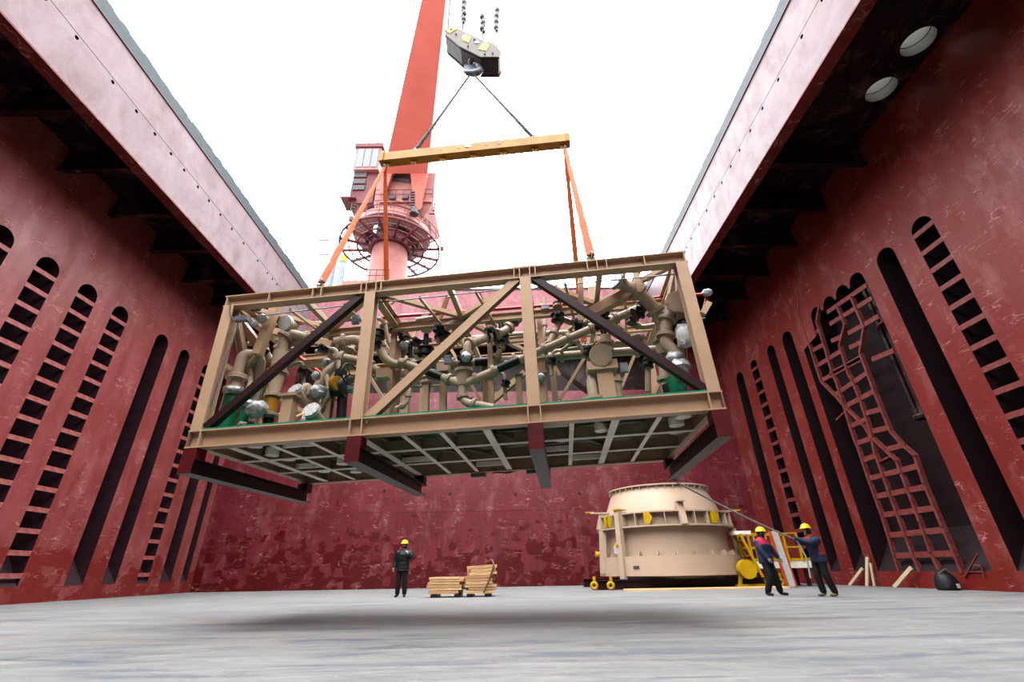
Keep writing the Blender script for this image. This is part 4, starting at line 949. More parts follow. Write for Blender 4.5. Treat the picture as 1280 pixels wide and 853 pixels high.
# ------------------------------------------------------------------ cream conical drum on skids
Yd = 22.6; dc = atY(839, 729, Yd); DX = dc.x
dr = empty('drum_vessel', loc=(DX, Yd, .36)); tag(dr, 'cream conical steel drum with ribbed ring standing on skids', 'vessel')
D0 = .36
MB().lathe([(2.62, .25), (2.62, 2.0), (2.58, 2.5), (2.12, 3.62), (2.08, 3.62), (2.5, 2.5), (2.5, .25)], n=72).build('shell', 'drum', dr)
MB().lathe([(2.08, 3.6), (2.28, 3.6), (2.28, 3.66), (2.05, 3.66)], n=72).build('top_rim', 'drum', dr)
MB().lathe([(2.6, 1.9), (2.98, 1.9), (2.98, 1.96), (2.6, 1.96)], n=72).build('ring_flange', 'drum', dr)
MB().lathe([(2.55, 2.44), (2.92, 2.44), (2.92, 2.5), (2.55, 2.5)], n=72).build('ring_flange', 'drum', dr)
MB().lathe([(2.62, .82), (3.0, .82), (3.02, .1), (2.98, .1), (2.96, .78), (2.62, .78)], n=72).build('skirt', 'drum', dr)
MB().lathe([(2.2, .3), (2.2, 0), (2.1, 0), (2.1, .3)], n=60).build('inner_skirt', 'drum', dr)
cen = lambda a, r, z: V((r * cos(a), r * sin(a), z))
for k in range(30):
    a = 2 * pi * k / 30 + .06
    MB().bar(cen(a, 2.76, 1.94), cen(a, 2.74, 2.46), .03, .38, (cos(a), sin(a), 0)).build('rib', 'drum', dr, smooth=False)
for k in range(40):
    a = 2 * pi * k / 40; MB().bar(cen(a, 2.2, 3.48), cen(a, 2.2, 3.6), .02, .14, (cos(a), sin(a), 0)).build('rim_gusset', 'drum', dr, smooth=False)
for k in range(24):
    a = 2 * pi * k / 24 + .1; MB().bar(cen(a, 2.78, .8), cen(a, 2.72, .98), .03, .26, (cos(a), sin(a), 0)).build('skirt_gusset', 'drum', dr, smooth=False)
def ang(px, r, z=2.2):
    best = None
    for i in range(360):
        a = RD(180 + i * .5); p = V((DX, Yd, D0)) + cen(a, r, z) - CAM
        x = CX + F_PX * p.dot(A_R) / p.dot(A_F)
        if best is None or abs(x - px) < best[0]: best = (abs(x - px), a)
    return best[1]
for px, z0, z1, h in ((772.5, .0, 2.62, .22), (854, 1.92, 2.8, .24)):
    a = ang(px, 3.0); MB().bar(cen(a, 3.02, z0), cen(a, 2.8 if z0 > 1 else 2.98, z1), .24, .24, (cos(a), sin(a), 0)).build('lift_column', 'drum', dr, smooth=False)
    MB().bar(cen(a, 2.6, z1 + .02), cen(a, 3.15, z1 + .02), .3, .05).build('column_cap', 'yellow' if z0 < 1 else 'drum', dr, smooth=False)
for px in (757, 810, 893, 763): 
    a = ang(px, 2.95); MB().bar(cen(a, 2.78, 1.98), cen(a, 2.78, 2.44), .1 if px != 893 else .22, .4, (cos(a), sin(a), 0)).build('yellow_lug', 'yellow', dr, smooth=False)
    MB().add([cen(a - .06, 2.95, 2.0), cen(a + .02, 3.0, 2.0), cen(a + .06, 3.02, 2.25), cen(a + .02, 3.0, 2.45), cen(a - .06, 2.95, 2.45)], [(0, 1, 2, 3, 4)]).build('yellow_lug', 'yellow', dr, smooth=False)
for sx in (-1, 1):
    MB().box((sx * 2.9, -.3, 2.66), (.9, .3, .06)).build('side_bracket', 'drum', dr, smooth=False); MB().box((sx * 3.35, -.3, 2.7), (.4, .25, .05)).build('yellow_tip', 'yellow', dr, smooth=False)
    MB().bar((sx * 2.95, -.3, 1.95), (sx * 2.8, -.3, 2.66), .2, .3, (1, 0, 0)).build('side_column', 'drum', dr, smooth=False)
    MB().cyl((sx * 3.0, -.3, .95), (sx * 3.25, -.3, .95), .13, 14).build('yellow_trunnion', 'yellow', dr)
    MB().bar((sx * 3.02, -.6, .2), (sx * 2.9, -.6, 1.9), .08, .3, (1, 0, 0)).build('side_column', 'drum', dr, smooth=False)
a = ang(773, 3.1, .95); MB().box(cen(a, 3.16, 1.08), (.22, .02, .3)).build('tag_card', 'white', dr, smooth=False); MB().cyl(cen(a, 3.14, 1.26), cen(a, 3.2, 1.26), .08, 10).build('tag_button', 'yellow', dr)
a = ang(795.5, 3.03, .4); MB().bar(cen(a - .04, 3.03, .42), cen(a + .04, 3.03, .42), .02, .1).build('name_plate', 'craneg', dr, smooth=False)
# skids under the drum
for yy in (-2.1, 1.6):
    r = empty('skid_beam', loc=(DX, Yd + yy, 0)); tag(r, 'dark red skid beam under the %s of the cream drum' % ('front' if yy < 0 else 'rear'), 'skid beam')
    MB().ibeam((-3.6, 0, .18), (3.9, 0, .18), .3, .34, .03).build('beam', 'maroon', r, smooth=False)
    if yy < 0:
        for x, y in ((-3.75, -.2), (-3.15, -.45), (3.6, -.2)):
            m = MB(); m.ring((x, y, .16), (.2, 1, 0), .1, .06, 18, 8); m.box((x + .02, y, .36), (.1, .06, .26)); m.build('lifting_eye', 'yellow', r)
tag(MB().box((DX + .2, Yd - 3.35, .03), (6.0, .5, .06)).build('timber_bearer', 'wood', smooth=False), 'flat timber bearer on the floor before the drum skids', 'timber')
# yellow access platform and round cover right of the drum
pf = empty('access_platform', loc=(0, 0, 0)); Yp = 20.6
pa, pb = atY(944, 712, Yp), atY(1016, 706, Yp); pt = atY(944, 671, Yp)
X0, X1, Zd, Zt = pa.x, pb.x, atY(980, 702, Yp).z, atY(980, 667, Yp).z
pf.location = (X0, Yp, 0); Wd = X1 - X0
tag(pf, 'yellow railed access platform with pale deck behind the workers', 'platform')
MB().box((Wd / 2, .5, Zd - .12), (Wd, 1.0, .26)).build('deck_edge', 'pale', pf, smooth=False)
MB().box((Wd / 2, .5, Zd + .06), (Wd, 1.02, .1)).build('deck', 'yellow', pf, smooth=False)
for y in (0, 1):
    for z in (Zt, (Zt + Zd) / 2): MB().bar((0, y, z), (Wd * .85, y, z), .06, .06).build('guard_rail', 'yellow', pf, smooth=False)
    for t in (0, .3, .62, .85): MB().bar((Wd * t, y, Zd), (Wd * t, y, Zt), .07, .07, (0, 1, 0)).build('rail_post', 'yellow', pf, smooth=False)
for x in (.15, Wd - .3):
    for y in (.1, .9): MB().bar((x, y, 0), (x, y, Zd), .12, .12, (0, 1, 0)).build('platform_leg', 'maroon', pf, smooth=False)
sx0 = -.05
for y in (-.1, .45): MB().bar((.3, y, .02), (-.35, y, Zt), .1, .07, (0, 1, 0)).build('stair_stringer', 'yellow', pf, smooth=False)
for k in range(6): t = .12 + k * .15; MB().box((.3 - .65 * t, .17, .02 + (Zt) * t), (.12, .5, .05)).build('stair_tread', 'yellow', pf, smooth=False)
MB().box((-.2, .2, Zt + .05), (.7, .5, .14)).build('top_step', 'pale', pf, smooth=False)
c = atY(931, 712, 20.2); o = empty('round_cover', loc=(c.x, 20.2, 0)); tag(o, 'yellow round end cover on a bracket beside the drum', 'cover')
MB().cyl((0, .0, c.z), (0, -.3, c.z), .34, 28).build('disc', 'yellow', o); m = MB(); m.bar((-.3, .1, 0), (-.1, .0, c.z + .2), .12, .1, (0, 1, 0)); m.bar((-.45, .05, .06), (.7, .05, .06), .2, .12); m.build('bracket', 'yellow', o, smooth=False)
# white pad with orange edging leaning at the platform
p0, p1 = atY(985, 715, 19.6), atY(968, 664, 19.6); o = empty('padded_board', loc=(p0.x, 19.6, 0)); tag(o, 'white padded board with orange edging leaning on the platform', 'board')
d = p1 - p0; z0 = .02
MB().bar((0, 0, z0), (d.x * 1.0, .1, p1.z), .3, .1, (0, 1, 0)).build('pad', 'white', o, smooth=False)
for s in (-1, 1): MB().bar((s * .16, -.02, z0), (d.x + s * .16, .08, p1.z), .05, .13, (0, 1, 0)).build('edging', 'orangew', o, smooth=False)

# ------------------------------------------------------------------ timber
ORD = ['top', 'second', 'third', 'fourth', 'fifth', 'sixth', 'seventh', 'eighth', 'ninth', 'tenth', 'eleventh', 'twelfth']
def planks(cx, cy, x0, x1, zs, depth, label, grp, tilt=0, cnt=3):
    for i, (z0, h) in enumerate(zs):
        for j in range(cnt):
            wv = depth / cnt; e0, e1 = random.uniform(-.12, .08), random.uniform(-.08, .1)
            o = MB().box((0, 0, 0), (x1 - x0 + e1 - e0, wv - .014, h - .012)).build('timber_plank', 'wood', smooth=False)
            o.location = ((x0 + x1) / 2 + (e0 + e1) / 2, cy + (j - (cnt - 1) / 2) * wv, z0 + h / 2); o.rotation_euler = (0, tilt * (i / 8) + random.uniform(-.003, .003), random.uniform(-.01, .01))
            tag(o, label % (ORD[len(zs) - 1 - i], ('side facing the open floor', 'middle of the row', 'side facing the bulkhead')[j]), 'plank', grp)
pL, pM, pR = atZ(534, 748, 0), atZ(578, 748, 0), atZ(619, 747.5, 0)
cy = pL.y + .45
zz = .1; zl = []
for h in (.1, .08, .085, .08, .075, .065): zl.append((zz, h)); zz += h
planks(0, cy, pL.x + .06, pM.x - .1, zl, .9, 'pale timber plank, %s layer down in the low stack, %s', 'planks in the low stack')
zz = .09; zl = []
for h in (.1, .085, .08, .09, .085, .09, .1, .095, .1): zl.append((zz, h)); zz += h
planks(0, cy, pM.x + .13, pR.x - .06, zl, .85, 'pale timber plank, %s layer down in the strapped stack, %s', 'planks in the strapped stack', -.05)
for x, lab in ((pL.x + .2, 'dark bearer block under the outer end of the low stack'), (pM.x - .2, 'dark bearer block under the inner end of the low stack'), (pM.x + .2, 'dark bearer block under the inner end of the strapped stack'), (pR.x - .25, 'dark bearer block under the outer end of the strapped stack')):
    tag(MB().box((0, 0, 0), (.2, .95, .09)).build('bearer_block', 'maroon', smooth=False, loc=(x, cy, .046)), lab, 'block')
sx = pM.x + .75; ztop = zz + .03
st = MB(); path = [V((sx - .12, cy - .5, .12)), V((sx + .1, cy - .49, ztop * .6)), V((sx + .22, cy - .49, ztop - .02)), V((sx + .12, cy - .2, ztop + .14)), V((sx - .1, cy + .1, ztop + .03))]
st.tube(fillet(path, .1), .028, 8); o = st.build('binding_strap', 'strap'); tag(o, 'brown strap bound round the taller timber stack', 'strap')
for (a, b, wd, nm) in (((1062, 732), (1078, 711), .1, 'short fresh plank leaning low against the red wall'), ((1084, 733), (1084, 697), .13, 'upright fresh plank standing against the red wall'), ((1093, 733), (1088, 704), .07, 'narrow plank standing close behind the upright plank'), ((1118, 735), (1139, 710), .12, 'fresh plank leaning below the torn grid')):
    p = atZ(a[0], a[1], 0); X = min(p.x, XR - .25); p = atX(a[0], a[1], X); p.z = .0; q = atX(b[0], b[1], min(X + .12, XR - .06))
    d = q - p; o = MB().bar(V((0, 0, .01)), d, wd, .05, (1, 0, 0)).build('leaning_plank', 'woodn', smooth=False, loc=p); tag(o, nm, 'plank')
# black bag by the wall
bx = atZ(1200, 738, 0); bx.x = min(bx.x, XR - .45); m = MB()
m.tube([V((0, 0, z)) + V((dx, 0, 0)) for z, dx in ((0, 0), (.06, .0), (.2, -.01), (.36, -.04), (.48, -.08), (.54, -.1))], [.27, .31, .3, .24, .15, .05], 14)
o = empty('carry_bag', loc=(bx.x, bx.y, 0)); tag(o, 'black carry bag slumped on the floor by the red wall', 'bag')
m.build('bag_body', 'bag', o); MB().tube(fillet([V((-.2, -.1, .45)), V((-.05, -.22, .6)), V((.12, -.25, .35))], .1), .018, 6).build('bag_handle', 'strap', o); MB().box((.05, -.3, .12), (.1, .03, .12)).build('bag_patch', 'white', o, smooth=False)
# ------------------------------------------------------------------ people
MT['skin'] = paint('skin', S(224, 178, 150), S(210, 160, 132), .5, bumpst=0)
MT['helmet'] = paint('yellow helmet', S(250, 214, 30), S(246, 206, 20), .25, bumpst=0)
MT['navy'] = paint('navy work cloth', S(44, 54, 88), S(34, 42, 70), .8, scale=8, bumpst=.3)
MT['blackc'] = paint('black cloth', S(24, 24, 28), S(16, 16, 20), .8, scale=8, bumpst=.3)
MT['puffer'] = paint('black quilted cloth', S(34, 38, 42), S(22, 24, 28), .45, scale=10, bumpst=.5)
MT['pink'] = paint('magenta yoke cloth', S(214, 40, 84), S(190, 30, 70), .75, scale=8)
MT['oranget'] = paint('orange red cloth', S(196, 62, 34), S(170, 48, 26), .75, scale=8)
MT['glove'] = paint('grey knit glove', S(186, 182, 178), S(150, 146, 142), .9, scale=12)
MT['darkglove'] = paint('dark glove', S(44, 44, 50), S(30, 30, 34), .9, scale=12)
MT['bootb'] = paint('black boot', S(30, 30, 32), S(20, 20, 22), .4)
MT['bootn'] = paint('tan shoe', S(150, 130, 108), S(120, 100, 82), .7)
MT['eye'] = paint('dark eye', S(30, 24, 22), None, .3, bumpst=0)
def skin(name, vs, es, rr, mat, parent, sub=2, root=0):
    me = bpy.data.meshes.new(name); me.from_pydata([tuple(v) for v in vs], es, []); o = bpy.data.objects.new(name, me); COL.objects.link(o)
    md = o.modifiers.new('skin', 'SKIN'); md.use_smooth_shade = True
    for i, d in enumerate(me.skin_vertices[0].data):
        r = rr[i]; d.radius = r if isinstance(r, tuple) else (r, r); d.use_root = (i == root)
    sm = o.modifiers.new('sub', 'SUBSURF'); sm.levels = sub; sm.render_levels = sub
    dg = bpy.context.evaluated_depsgraph_get(); dg.update()
    m2 = bpy.data.meshes.new_from_object(o.evaluated_get(dg)); bpy.data.objects.remove(o); m2.name = name
    m2.materials.clear(); m2.materials.append(MT[mat]); m2.polygons.foreach_set('use_smooth', [True] * len(m2.polygons))
    o = bpy.data.objects.new(name, m2); COL.objects.link(o); o.parent = parent; return o
def hand(parent, wr, d, palmn, side, mat, grip=.5):
    """five-finger hand: wrist wr, pointing d, palm normal palmn"""
    d = V(d).normalized(); n = (V(palmn) - d * V(palmn).dot(d)).normalized(); s = d.cross(n) * side
    wr = V(wr); vs = [wr - d * .02, wr + d * .035, wr + d * .075]; es = [(0, 1), (1, 2)]; rr = [(.026, .03), (.03, .036), (.03, .038)]
    for k, (off, ln) in enumerate(((-.03, .062), (-.01, .072), (.01, .068), (.03, .052))):
        b0 = wr + d * .085 + s * off; a = grip; i = len(vs)
        c1 = b0 + (d * cos(a * .6) + n * sin(a * .6)) * ln * .5; c2 = c1 + (d * cos(a * 1.6) + n * sin(a * 1.6)) * ln * .35; c3 = c2 + (d * cos(a * 2.4) + n * sin(a * 2.4)) * ln * .3
        vs += [b0, c1, c2, c3]; es += [(2, i), (i, i + 1), (i + 1, i + 2), (i + 2, i + 3)]; rr += [.012, .0105, .0095, .008]
    i = len(vs); t0 = wr + d * .035 - s * .038; t1 = t0 + (d * .6 - s * .6 + n * .4).normalized() * .035; t2 = t1 + (d * .8 + n * .5).normalized() * .028
    vs += [t0, t1, t2]; es += [(1, i), (i, i + 1), (i + 1, i + 2)]; rr += [.014, .012, .009]
    return skin('glove', vs, es, rr, mat, parent, 1, 1)
def person(loc, rz, J, label, jacket, trousers, boots, gl, hood, yoke=None, flank=None, grip=(.5, .5), puffy=0, headrot=0):
    R = empty('person', loc=loc, rz=rz); tag(R, label, 'person', None)
    g = lambda k: V(J[k])
    names = ['pelvis', 'waist', 'chest', 'neckb', 'neck', 'hipL', 'kneeL', 'ankL', 'hipR', 'kneeR', 'ankR', 'shL', 'elL', 'wrL', 'shR', 'elR', 'wrR']
    ix = {n: i for i, n in enumerate(names)}
    E = lambda *p: [(ix[a], ix[b]) for a, b in p]
    body_e = E(('pelvis', 'waist'), ('waist', 'chest'), ('chest', 'neckb'), ('neckb', 'neck'), ('pelvis', 'hipL'), ('hipL', 'kneeL'), ('kneeL', 'ankL'), ('pelvis', 'hipR'), ('hipR', 'kneeR'), ('kneeR', 'ankR'),
               ('neckb', 'shL'), ('shL', 'elL'), ('elL', 'wrL'), ('neckb', 'shR'), ('shR', 'elR'), ('elR', 'wrR'))
    br = {'pelvis': (.11, .085), 'waist': (.1, .075), 'chest': (.1, .08), 'neckb': (.055, .05), 'neck': .05, 'hip': .078, 'knee': .052, 'ank': .036, 'sh': .045, 'el': .042, 'wr': .028}
    rad = lambda n: br.get(n) or br[n[:-1]]
    body = skin('body', [g(n) for n in names], body_e, [rad(n) for n in names], 'skin', R, 1)
    # head merged into the body mesh
    import bmesh
    hc = g('head'); bm = bmesh.new(); bm.from_mesh(body.data); m = MB(); m.ball(V((0, 0, 0)), .1, 20, 14, (.78, .98, 1.18))
    Hm = Matrix.Translation(hc) @ Matrix.Rotation(headrot, 4, 'Z')
    def fx(v):
        x, y, z = v
        if z < -.02: k = 1 - .28 * min(1, (-.02 - z) / .1); x *= k
        return Hm @ V((x, y, z))
    hv = [bm.verts.new(fx(v)) for v in m.v]
    for f in m.f: bm.faces.new([hv[i] for i in f])
    for c, r, sc in (((0, -.104, -.012), .02, (.6, .9, 1.3)), ((.079, .0, -.01), .022, (.4, .8, 1.3)), ((-.079, .0, -.01), .022, (.4, .8, 1.3)), ((0, -.088, -.062), .018, (1.3, .5, .35)), ((0, -.08, -.1), .025, (1, .8, .7))):
        mm = MB(); mm.ball(V(c), r, 10, 6, sc); vv = [bm.verts.new(Hm @ V(v)) for v in mm.v]
        for f in mm.f: bm.faces.new([vv[i] for i in f])
    bm.to_mesh(body.data); bm.free(); body.data.polygons.foreach_set('use_smooth', [True] * len(body.data.polygons))
    for sx in (-1, 1):
        mm = MB(); mm.ball(Hm @ V((sx * .032, -.09, .012)), .011, 8, 6); mm.build('eye', 'eye', R)
    # hood / hair
    mm = MB(); cap = []
    mm.lathe([(.0, .12), (.05, .112), (.08, .085), (.092, .03), (.095, -.03), (.085, -.09), (.07, -.13), (.09, -.17)], n=26, a0=RD(-52), a1=RD(232))
    h = mm.build('hood', hood, R); 
    for v in h.data.vertices: v.co = Hm @ V((v.co.x * .92, v.co.y * 1.1 + .012, v.co.z))
    mm = MB(); mm.ring(g('neck') + V((0, -.005, .02)), (0, 0, 1), .062, .03, 20, 8); mm.build('collar', hood, R)
    # helmet
    mm = MB(); mm.lathe([(0, .165), (.04, .162), (.08, .145), (.108, .11), (.118, .06), (.128, .05), (.13, .04), (.115, .042), (.105, .05)], n=28)
    mm.add([V((.1 * sin(t), -.09 - .075 * cos(t * 1.0), .042 - .01 * cos(t))) for t in [(-1.3 + i * .26) for i in range(11)]] + [V((.118 * sin(t * .9), -.06 - .055 * cos(t), .062)) for t in [(-1.3 + i * .26) for i in range(11)]], [(i, i + 1, 12 + i, 11 + i) for i in range(10)])
    hm = mm.build('helmet', 'helmet', R)
    for v in hm.data.vertices: v.co = Hm @ V((v.co.x * .98, v.co.y * 1.12 + .005, v.co.z * 1.0))
    mm = MB(); mm.tube([Hm @ V((0, .135 * cos(t), .04 + .13 * sin(t))) for t in [RD(25 + i * 13) for i in range(11)]], .01, 6); mm.build('helmet_ridge', 'helmet', R)
    # jacket
    p = puffy; jm = MB(); pv, wv, ch, nb, nk = g('pelvis'), g('waist'), g('chest'), g('neckb'), g('neck'); shz = (g('shL').z + g('shR').z) / 2
    sec = [(pv + V((0, 0, -.15)), .195, .15), (pv + V((0, 0, -.13)), .21, .165), (pv, .205, .165), (wv, .195, .155), (ch, .215, .165), (V((ch.x, ch.y * .5 + nb.y * .5, shz + .01)), .215, .15),
           (V((nb.x, nb.y, shz + .07)), .18, .125), (V((nb.x, nb.y, shz + .115)), .12, .1), (V((nk.x, nk.y, nk.z - .02)), .075, .075), (V((nk.x, nk.y, nk.z + .02)), .07, .07)]
    n = 24; fine = []
    for (c0, a0, b0), (c1, a1, b1) in zip(sec[:-1], sec[1:]):
        for q in range(3): t = q / 3; fine.append((c0.lerp(c1, t), a0 + (a1 - a0) * t, b0 + (b1 - b0) * t))
    fine.append(sec[-1]); vs = []
    for k, (c, ax_, by_) in enumerate(fine):
        w_ = p * (1.2 if k % 3 else .2) if k < 20 else 0
        for q in range(n):
            t = 2 * pi * q / n; cx_, sy_ = cos(t), sin(t); vs.append(c + V(((ax_ + w_) * math.copysign(abs(cx_) ** .85, cx_), (by_ + w_) * math.copysign(abs(sy_) ** .85, sy_), 0)))
    M_ = len(fine)
    jm.add(vs, [(a * n + b, a * n + (b + 1) % n, (a + 1) * n + (b + 1) % n, (a + 1) * n + b) for a in range(M_ - 1) for b in range(n)] + [tuple(range(n)), tuple(range((M_ - 1) * n, M_ * n))])
    for sd in 'LR':
        a, e, w2 = g('sh' + sd), g('el' + sd), g('wr' + sd); cu = e.lerp(w2, .95); pth = fillet([a, e, cu], .09, 6); m_ = len(pth)
        jm.tube(pth, [.1 + p - .04 * (k / (m_ - 1)) for k in range(m_)], 16); jm.ball(a, .1 + p, 16, 10)
    jk = jm.build('jacket', jacket, R)
    jk.data.set_sharp_from_angle(angle=RD(80))
    if yoke:
        c = g('neckb'); me = jk.data; me.materials.append(MT[yoke]); 
        for f in me.polygons:
            if f.center.z > c.z - .13 and abs(f.center.x - c.x) < .25: f.material_index = 1
    if flank:
        me = jk.data; me.materials.append(MT[flank]); w_ = g('waist')
        for f in me.polygons:
            if g('pelvis').z + .04 < f.center.z < g('chest').z - .02 and f.center.x > .06 and abs(f.center.x) < .26 and f.center.y > -.06: f.material_index = 1
            if f.center.z > g('neckb').z - .05 and f.center.y < -.02 and abs(f.center.x) < .1: f.material_index = 1
    if puffy:
        for z in (1.0, 1.1, 1.2, 1.3):
            mm = MB(); mm.ring((0, .0, z), (0, 0, 1), .2, .008, 28, 6); o = mm.build('quilt_seam', 'blackc', R); o.scale = (1.09, .84, 1)
    # trousers
    tn = [g('waist') + V((0, 0, .06)), g('pelvis'), g('hipL'), g('kneeL'), g('ankL') + V((0, 0, -.035)), g('hipR'), g('kneeR'), g('ankR') + V((0, 0, -.035))]
    skin('trousers', tn, [(0, 1), (1, 2), (2, 3), (3, 4), (1, 5), (5, 6), (6, 7)], [(.15, .12), (.165, .13), .118, .098, .082, .118, .098, .082], trousers, R, 2, 1)
    for s in 'LR':
        a = g('ank' + s); t = g('toe' + s); d = (t - a); d.z = 0; d.normalize(); z0 = a.z - .08
        skin('boot', [a + V((0, 0, .03)), V((a.x, a.y, z0 + .055)) - d * .02, V((a.x, a.y, z0 + .042)) + d * .1, V((a.x, a.y, z0 + .034)) + d * .19], [(0, 1), (1, 2), (2, 3)], [.052, (.05, .048), (.05, .04), (.042, .03)], boots, R, 2, 0)
        e, w2 = g('el' + s), g('wr' + s); dd = (w2 - e).normalized()
        hand(R, w2, J.get('hd' + s, dd), J['pn' + s], 1 if s == 'L' else -1, gl, grip[0 if s == 'L' else 1])
    return R
# L = the side at +x of the figure's own frame, facing -y
base_pose = dict(pelvis=(0, 0, .94), waist=(0, 0, 1.08), chest=(0, -.01, 1.27), neckb=(0, .01, 1.42), neck=(0, 0, 1.5), head=(0, -.015, 1.60),
                 hipL=(.09, 0, .88), kneeL=(.11, -.015, .49), ankL=(.12, .02, .085), toeL=(.15, -.2, .03), hipR=(-.09, 0, .88), kneeR=(-.11, -.015, .49), ankR=(-.12, .02, .085), toeR=(-.15, -.2, .03),
                 shL=(.185, .01, 1.325), elL=(.25, .03, 1.12), wrL=(.25, -.05, .88), pnL=(-1, -.3, 0), shR=(-.185, .01, 1.325), elR=(-.25, .03, 1.12), wrR=(-.26, -.03, .87), pnR=(1, -.3, 0))
def pose(**k): d = dict(base_pose); d.update(k); return d
pm = atZ(500.5, 747, 0)
person((pm.x, pm.y, 0), 0, pose(elL=(.30, -.03, 1.17), wrL=(.17, -.2, 1.30), hdL=(-.35, -.2, .9), pnL=(-.6, .8, 0), wrR=(-.29, -.04, .89)),
       'person in black padded jacket and yellow helmet near the timber stacks', 'puffer', 'blackc', 'bootb', 'glove', 'blackc', grip=(.9, .6), puffy=.012, headrot=-.1)
p1 = atZ(968, 745.5, 0)
person((p1.x, p1.y, 0), RD(28), pose(head=(.03, -.03, 1.585), kneeL=(.16, -.06, .5), ankL=(.27, -.03, .085), toeL=(.42, -.2, .03), kneeR=(-.10, -.1, .5), ankR=(-.13, .1, .085), toeR=(-.15, -.12, .03),
       elL=(.33, -.03, 1.15), wrL=(.41, -.12, .93), elR=(-.25, -.08, 1.14), wrR=(-.19, -.2, .92)),
       'person in navy jacket with magenta yoke and grey gloves, looking up at the load', 'navy', 'blackc', 'bootb', 'glove', 'blackc', yoke='pink', headrot=.55)
p2 = atZ(1036, 746.5, 0)
rope_h = None
J2 = pose(pelvis=(0, .02, .94), waist=(0, -.0, 1.08), chest=(0, -.05, 1.27), neckb=(0, -.07, 1.42), neck=(0, -.09, 1.5), head=(0, -.12, 1.595), kneeL=(.1, .0, .5), ankL=(.1, .16, .085), toeL=(.1, -.1, .03), kneeR=(-.12, -.06, .5), ankR=(-.13, .02, .085), toeR=(-.15, -.22, .03),
          shL=(.18, -.06, 1.325), elL=(.2, -.34, 1.26), wrL=(.08, -.52, 1.36), hdL=(-.25, -.9, .15), pnL=(-1, 0, -.2), shR=(-.18, -.08, 1.325), elR=(-.16, -.36, 1.3), wrR=(-.02, -.56, 1.38), hdR=(.1, -.9, .1), pnR=(1, 0, 0))
person((p2.x, p2.y, 0), RD(-78), J2, 'person in navy and orange jacket hauling on the guide rope', 'navy', 'blackc', 'bootn', 'darkglove', 'blackc', flank='oranget', grip=(1.3, 1.3), headrot=.1)
# guide rope from the module skid to the hands
Rm = Matrix.Translation((p2.x, p2.y, 0)) @ Matrix.Rotation(RD(-78), 4, 'Z')
hd = Rm @ V((.02, -.63, 1.385)); ra = MM @ V((4.28, MD - .1, -.42))
o = empty('guide_rope', loc=hd); tag(o, 'pale guide rope from the module corner to the hauling worker', 'rope')
pts = [ra - hd]
for i in range(1, 20): t = i / 20; q = (ra - hd) * (1 - t); q.z -= .05 * 4 * t * (1 - t); pts.append(q)
pts += [V((0, 0, 0))]
MT['ropew'] = paint('pale rope', S(206, 196, 186), S(170, 160, 150), .85, scale=40)
MB().tube(pts, .022, 8).build('taut_line', 'ropew', o)
MB().tube(fillet([V((0, 0, 0)), V((.12, 0, -.1)), V((.22, -.02, -.5)), V((.2, .02, -.95))], .12), .024, 8).build('rope_tail', 'ropew', o)

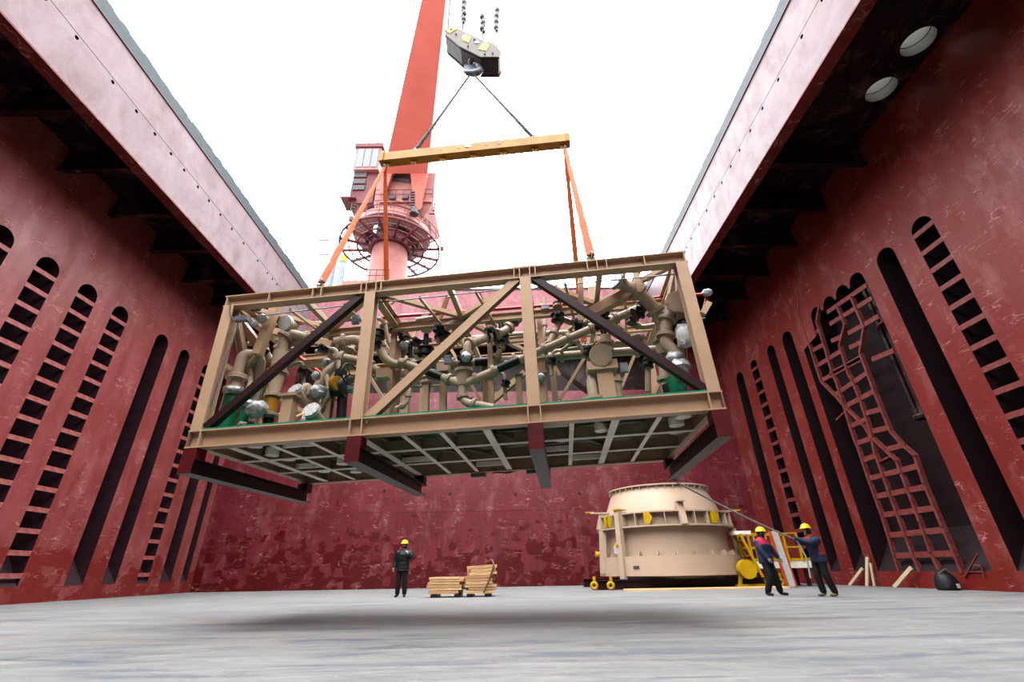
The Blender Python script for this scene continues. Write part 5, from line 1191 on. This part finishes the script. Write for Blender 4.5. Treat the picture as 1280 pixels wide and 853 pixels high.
# ------------------------------------------------------------------ extra small-bore lines, conduit and instruments on the module
for pts, r, fl in (([(352, 462, 1.3), (378, 452, 1.3), (380, 500, 1.3)], .05, (.4,)), ([(395, 440, .8), (420, 436, .8), (424, 462, .8)], .06, (.3, .7)), ([(455, 395, .8), (480, 400, .9), (486, 430, 1.0)], .05, (.5,)),
                   ([(520, 400, 1.2), (545, 396, 1.2), (548, 430, 1.4)], .05, (.4, .8)), ([(600, 470, 1.8), (630, 466, 1.8), (632, 500, 1.8)], .05, (.3,)), ([(700, 440, 1.7), (720, 425, 1.7), (735, 450, 1.7)], .05, (.5,)),
                   ([(690, 470, 2.0), (690, 440, 2.0), (740, 432, 2.0), (800, 425, 2.0)], .045, (.5, .8)), ([(775, 430, 1.4), (800, 418, 1.4), (810, 440, 1.4), (810, 490, 1.4)], .07, (.3, .6)), ([(400, 405, 1.1), (440, 398, 1.1), (470, 402, 1.2)], .05, (.5,)),
                   ([(560, 425, 2.2), (640, 418, 2.4), (720, 415, 2.4)], .06, (.3, .7)), ([(485, 480, 2.2), (540, 470, 2.2), (600, 478, 2.4)], .06, (.2, .6)), ([(310, 430, .9), (330, 428, 1.0), (338, 450, 1.0)], .06, (.5,)),
                   ([(500, 395, 2.0), (560, 392, 2.1), (650, 385, 2.2), (720, 380, 2.2)], .05, (.2, .5, .8)), ([(780, 395, 1.8), (800, 410, 1.8), (830, 405, 1.8)], .07, (.4,))):
    pipe(pts, r, fl, .12)
for px, py, d, r in ((404, 437, .7, .07), (378, 465, 1.2, .07), (548, 412, 1.2, .08), (632, 480, 1.75, .07), (470, 430, 1.0, .08), (735, 440, 1.6, .07), (810, 455, 1.35, .08), (690, 452, 1.95, .07), (540, 470, 2.1, .08), (660, 416, 2.3, .08), (330, 440, .95, .07), (790, 402, 1.7, .08), (520, 428, 1.6, .08), (642, 402, 1.9, .09)):
    valve(L(px, py, d), (.3, 0, 1), r, (.2, -1, .1), .0, None, .1)
for px, py, d, r in ((350, 440, .9, .08), (408, 452, .7, .08), (455, 470, 1.0, .07), (633, 455, 1.6, .07), (722, 420, 1.5, .07), (800, 440, 1.3, .08), (395, 470, .8, .09), (318, 405, .2, .07)):
    wrap(px, py, d, r)
for a, b in (((300, 390), (450, 372)), ((466, 371), (650, 352)), ((668, 352), (842, 335))):
    P(MB().tube([L(a[0], a[1] + 8, .3), L(b[0], b[1] + 8, .3)], .012, 6), 'conduit', 'steel')
for x in (-3.2, -2.1, -.6, .5, 2.2, 3.3):
    P(MB().bar((x, .3, MH - .26), (x + .3, 2.6, MH - .26), .05, .05), 'cable_tray', 'tan', False)
for px, py, d in ((445, 400, .6), (590, 398, 1.4), (700, 372, 1.2), (560, 450, 1.2), (780, 460, .9)):
    b_ = MB(); b_.box(L(px, py, d), (.14, .08, .18)); P(b_, 'terminal_box', 'steel', False)
for px0, py0, px1, py1, d in ((470, 412, 505, 470, 1.9), (520, 410, 508, 470, 2.0), (660, 400, 700, 470, 2.6), (735, 395, 765, 470, 2.6), (560, 430, 600, 500, 3.0), (430, 420, 480, 500, 3.0), (700, 500, 735, 440, 3.2), (795, 440, 770, 500, 3.2)):
    bar2((px0, py0), (px1, py1), d, d, .07, .07, 'knee_brace', 'tan')
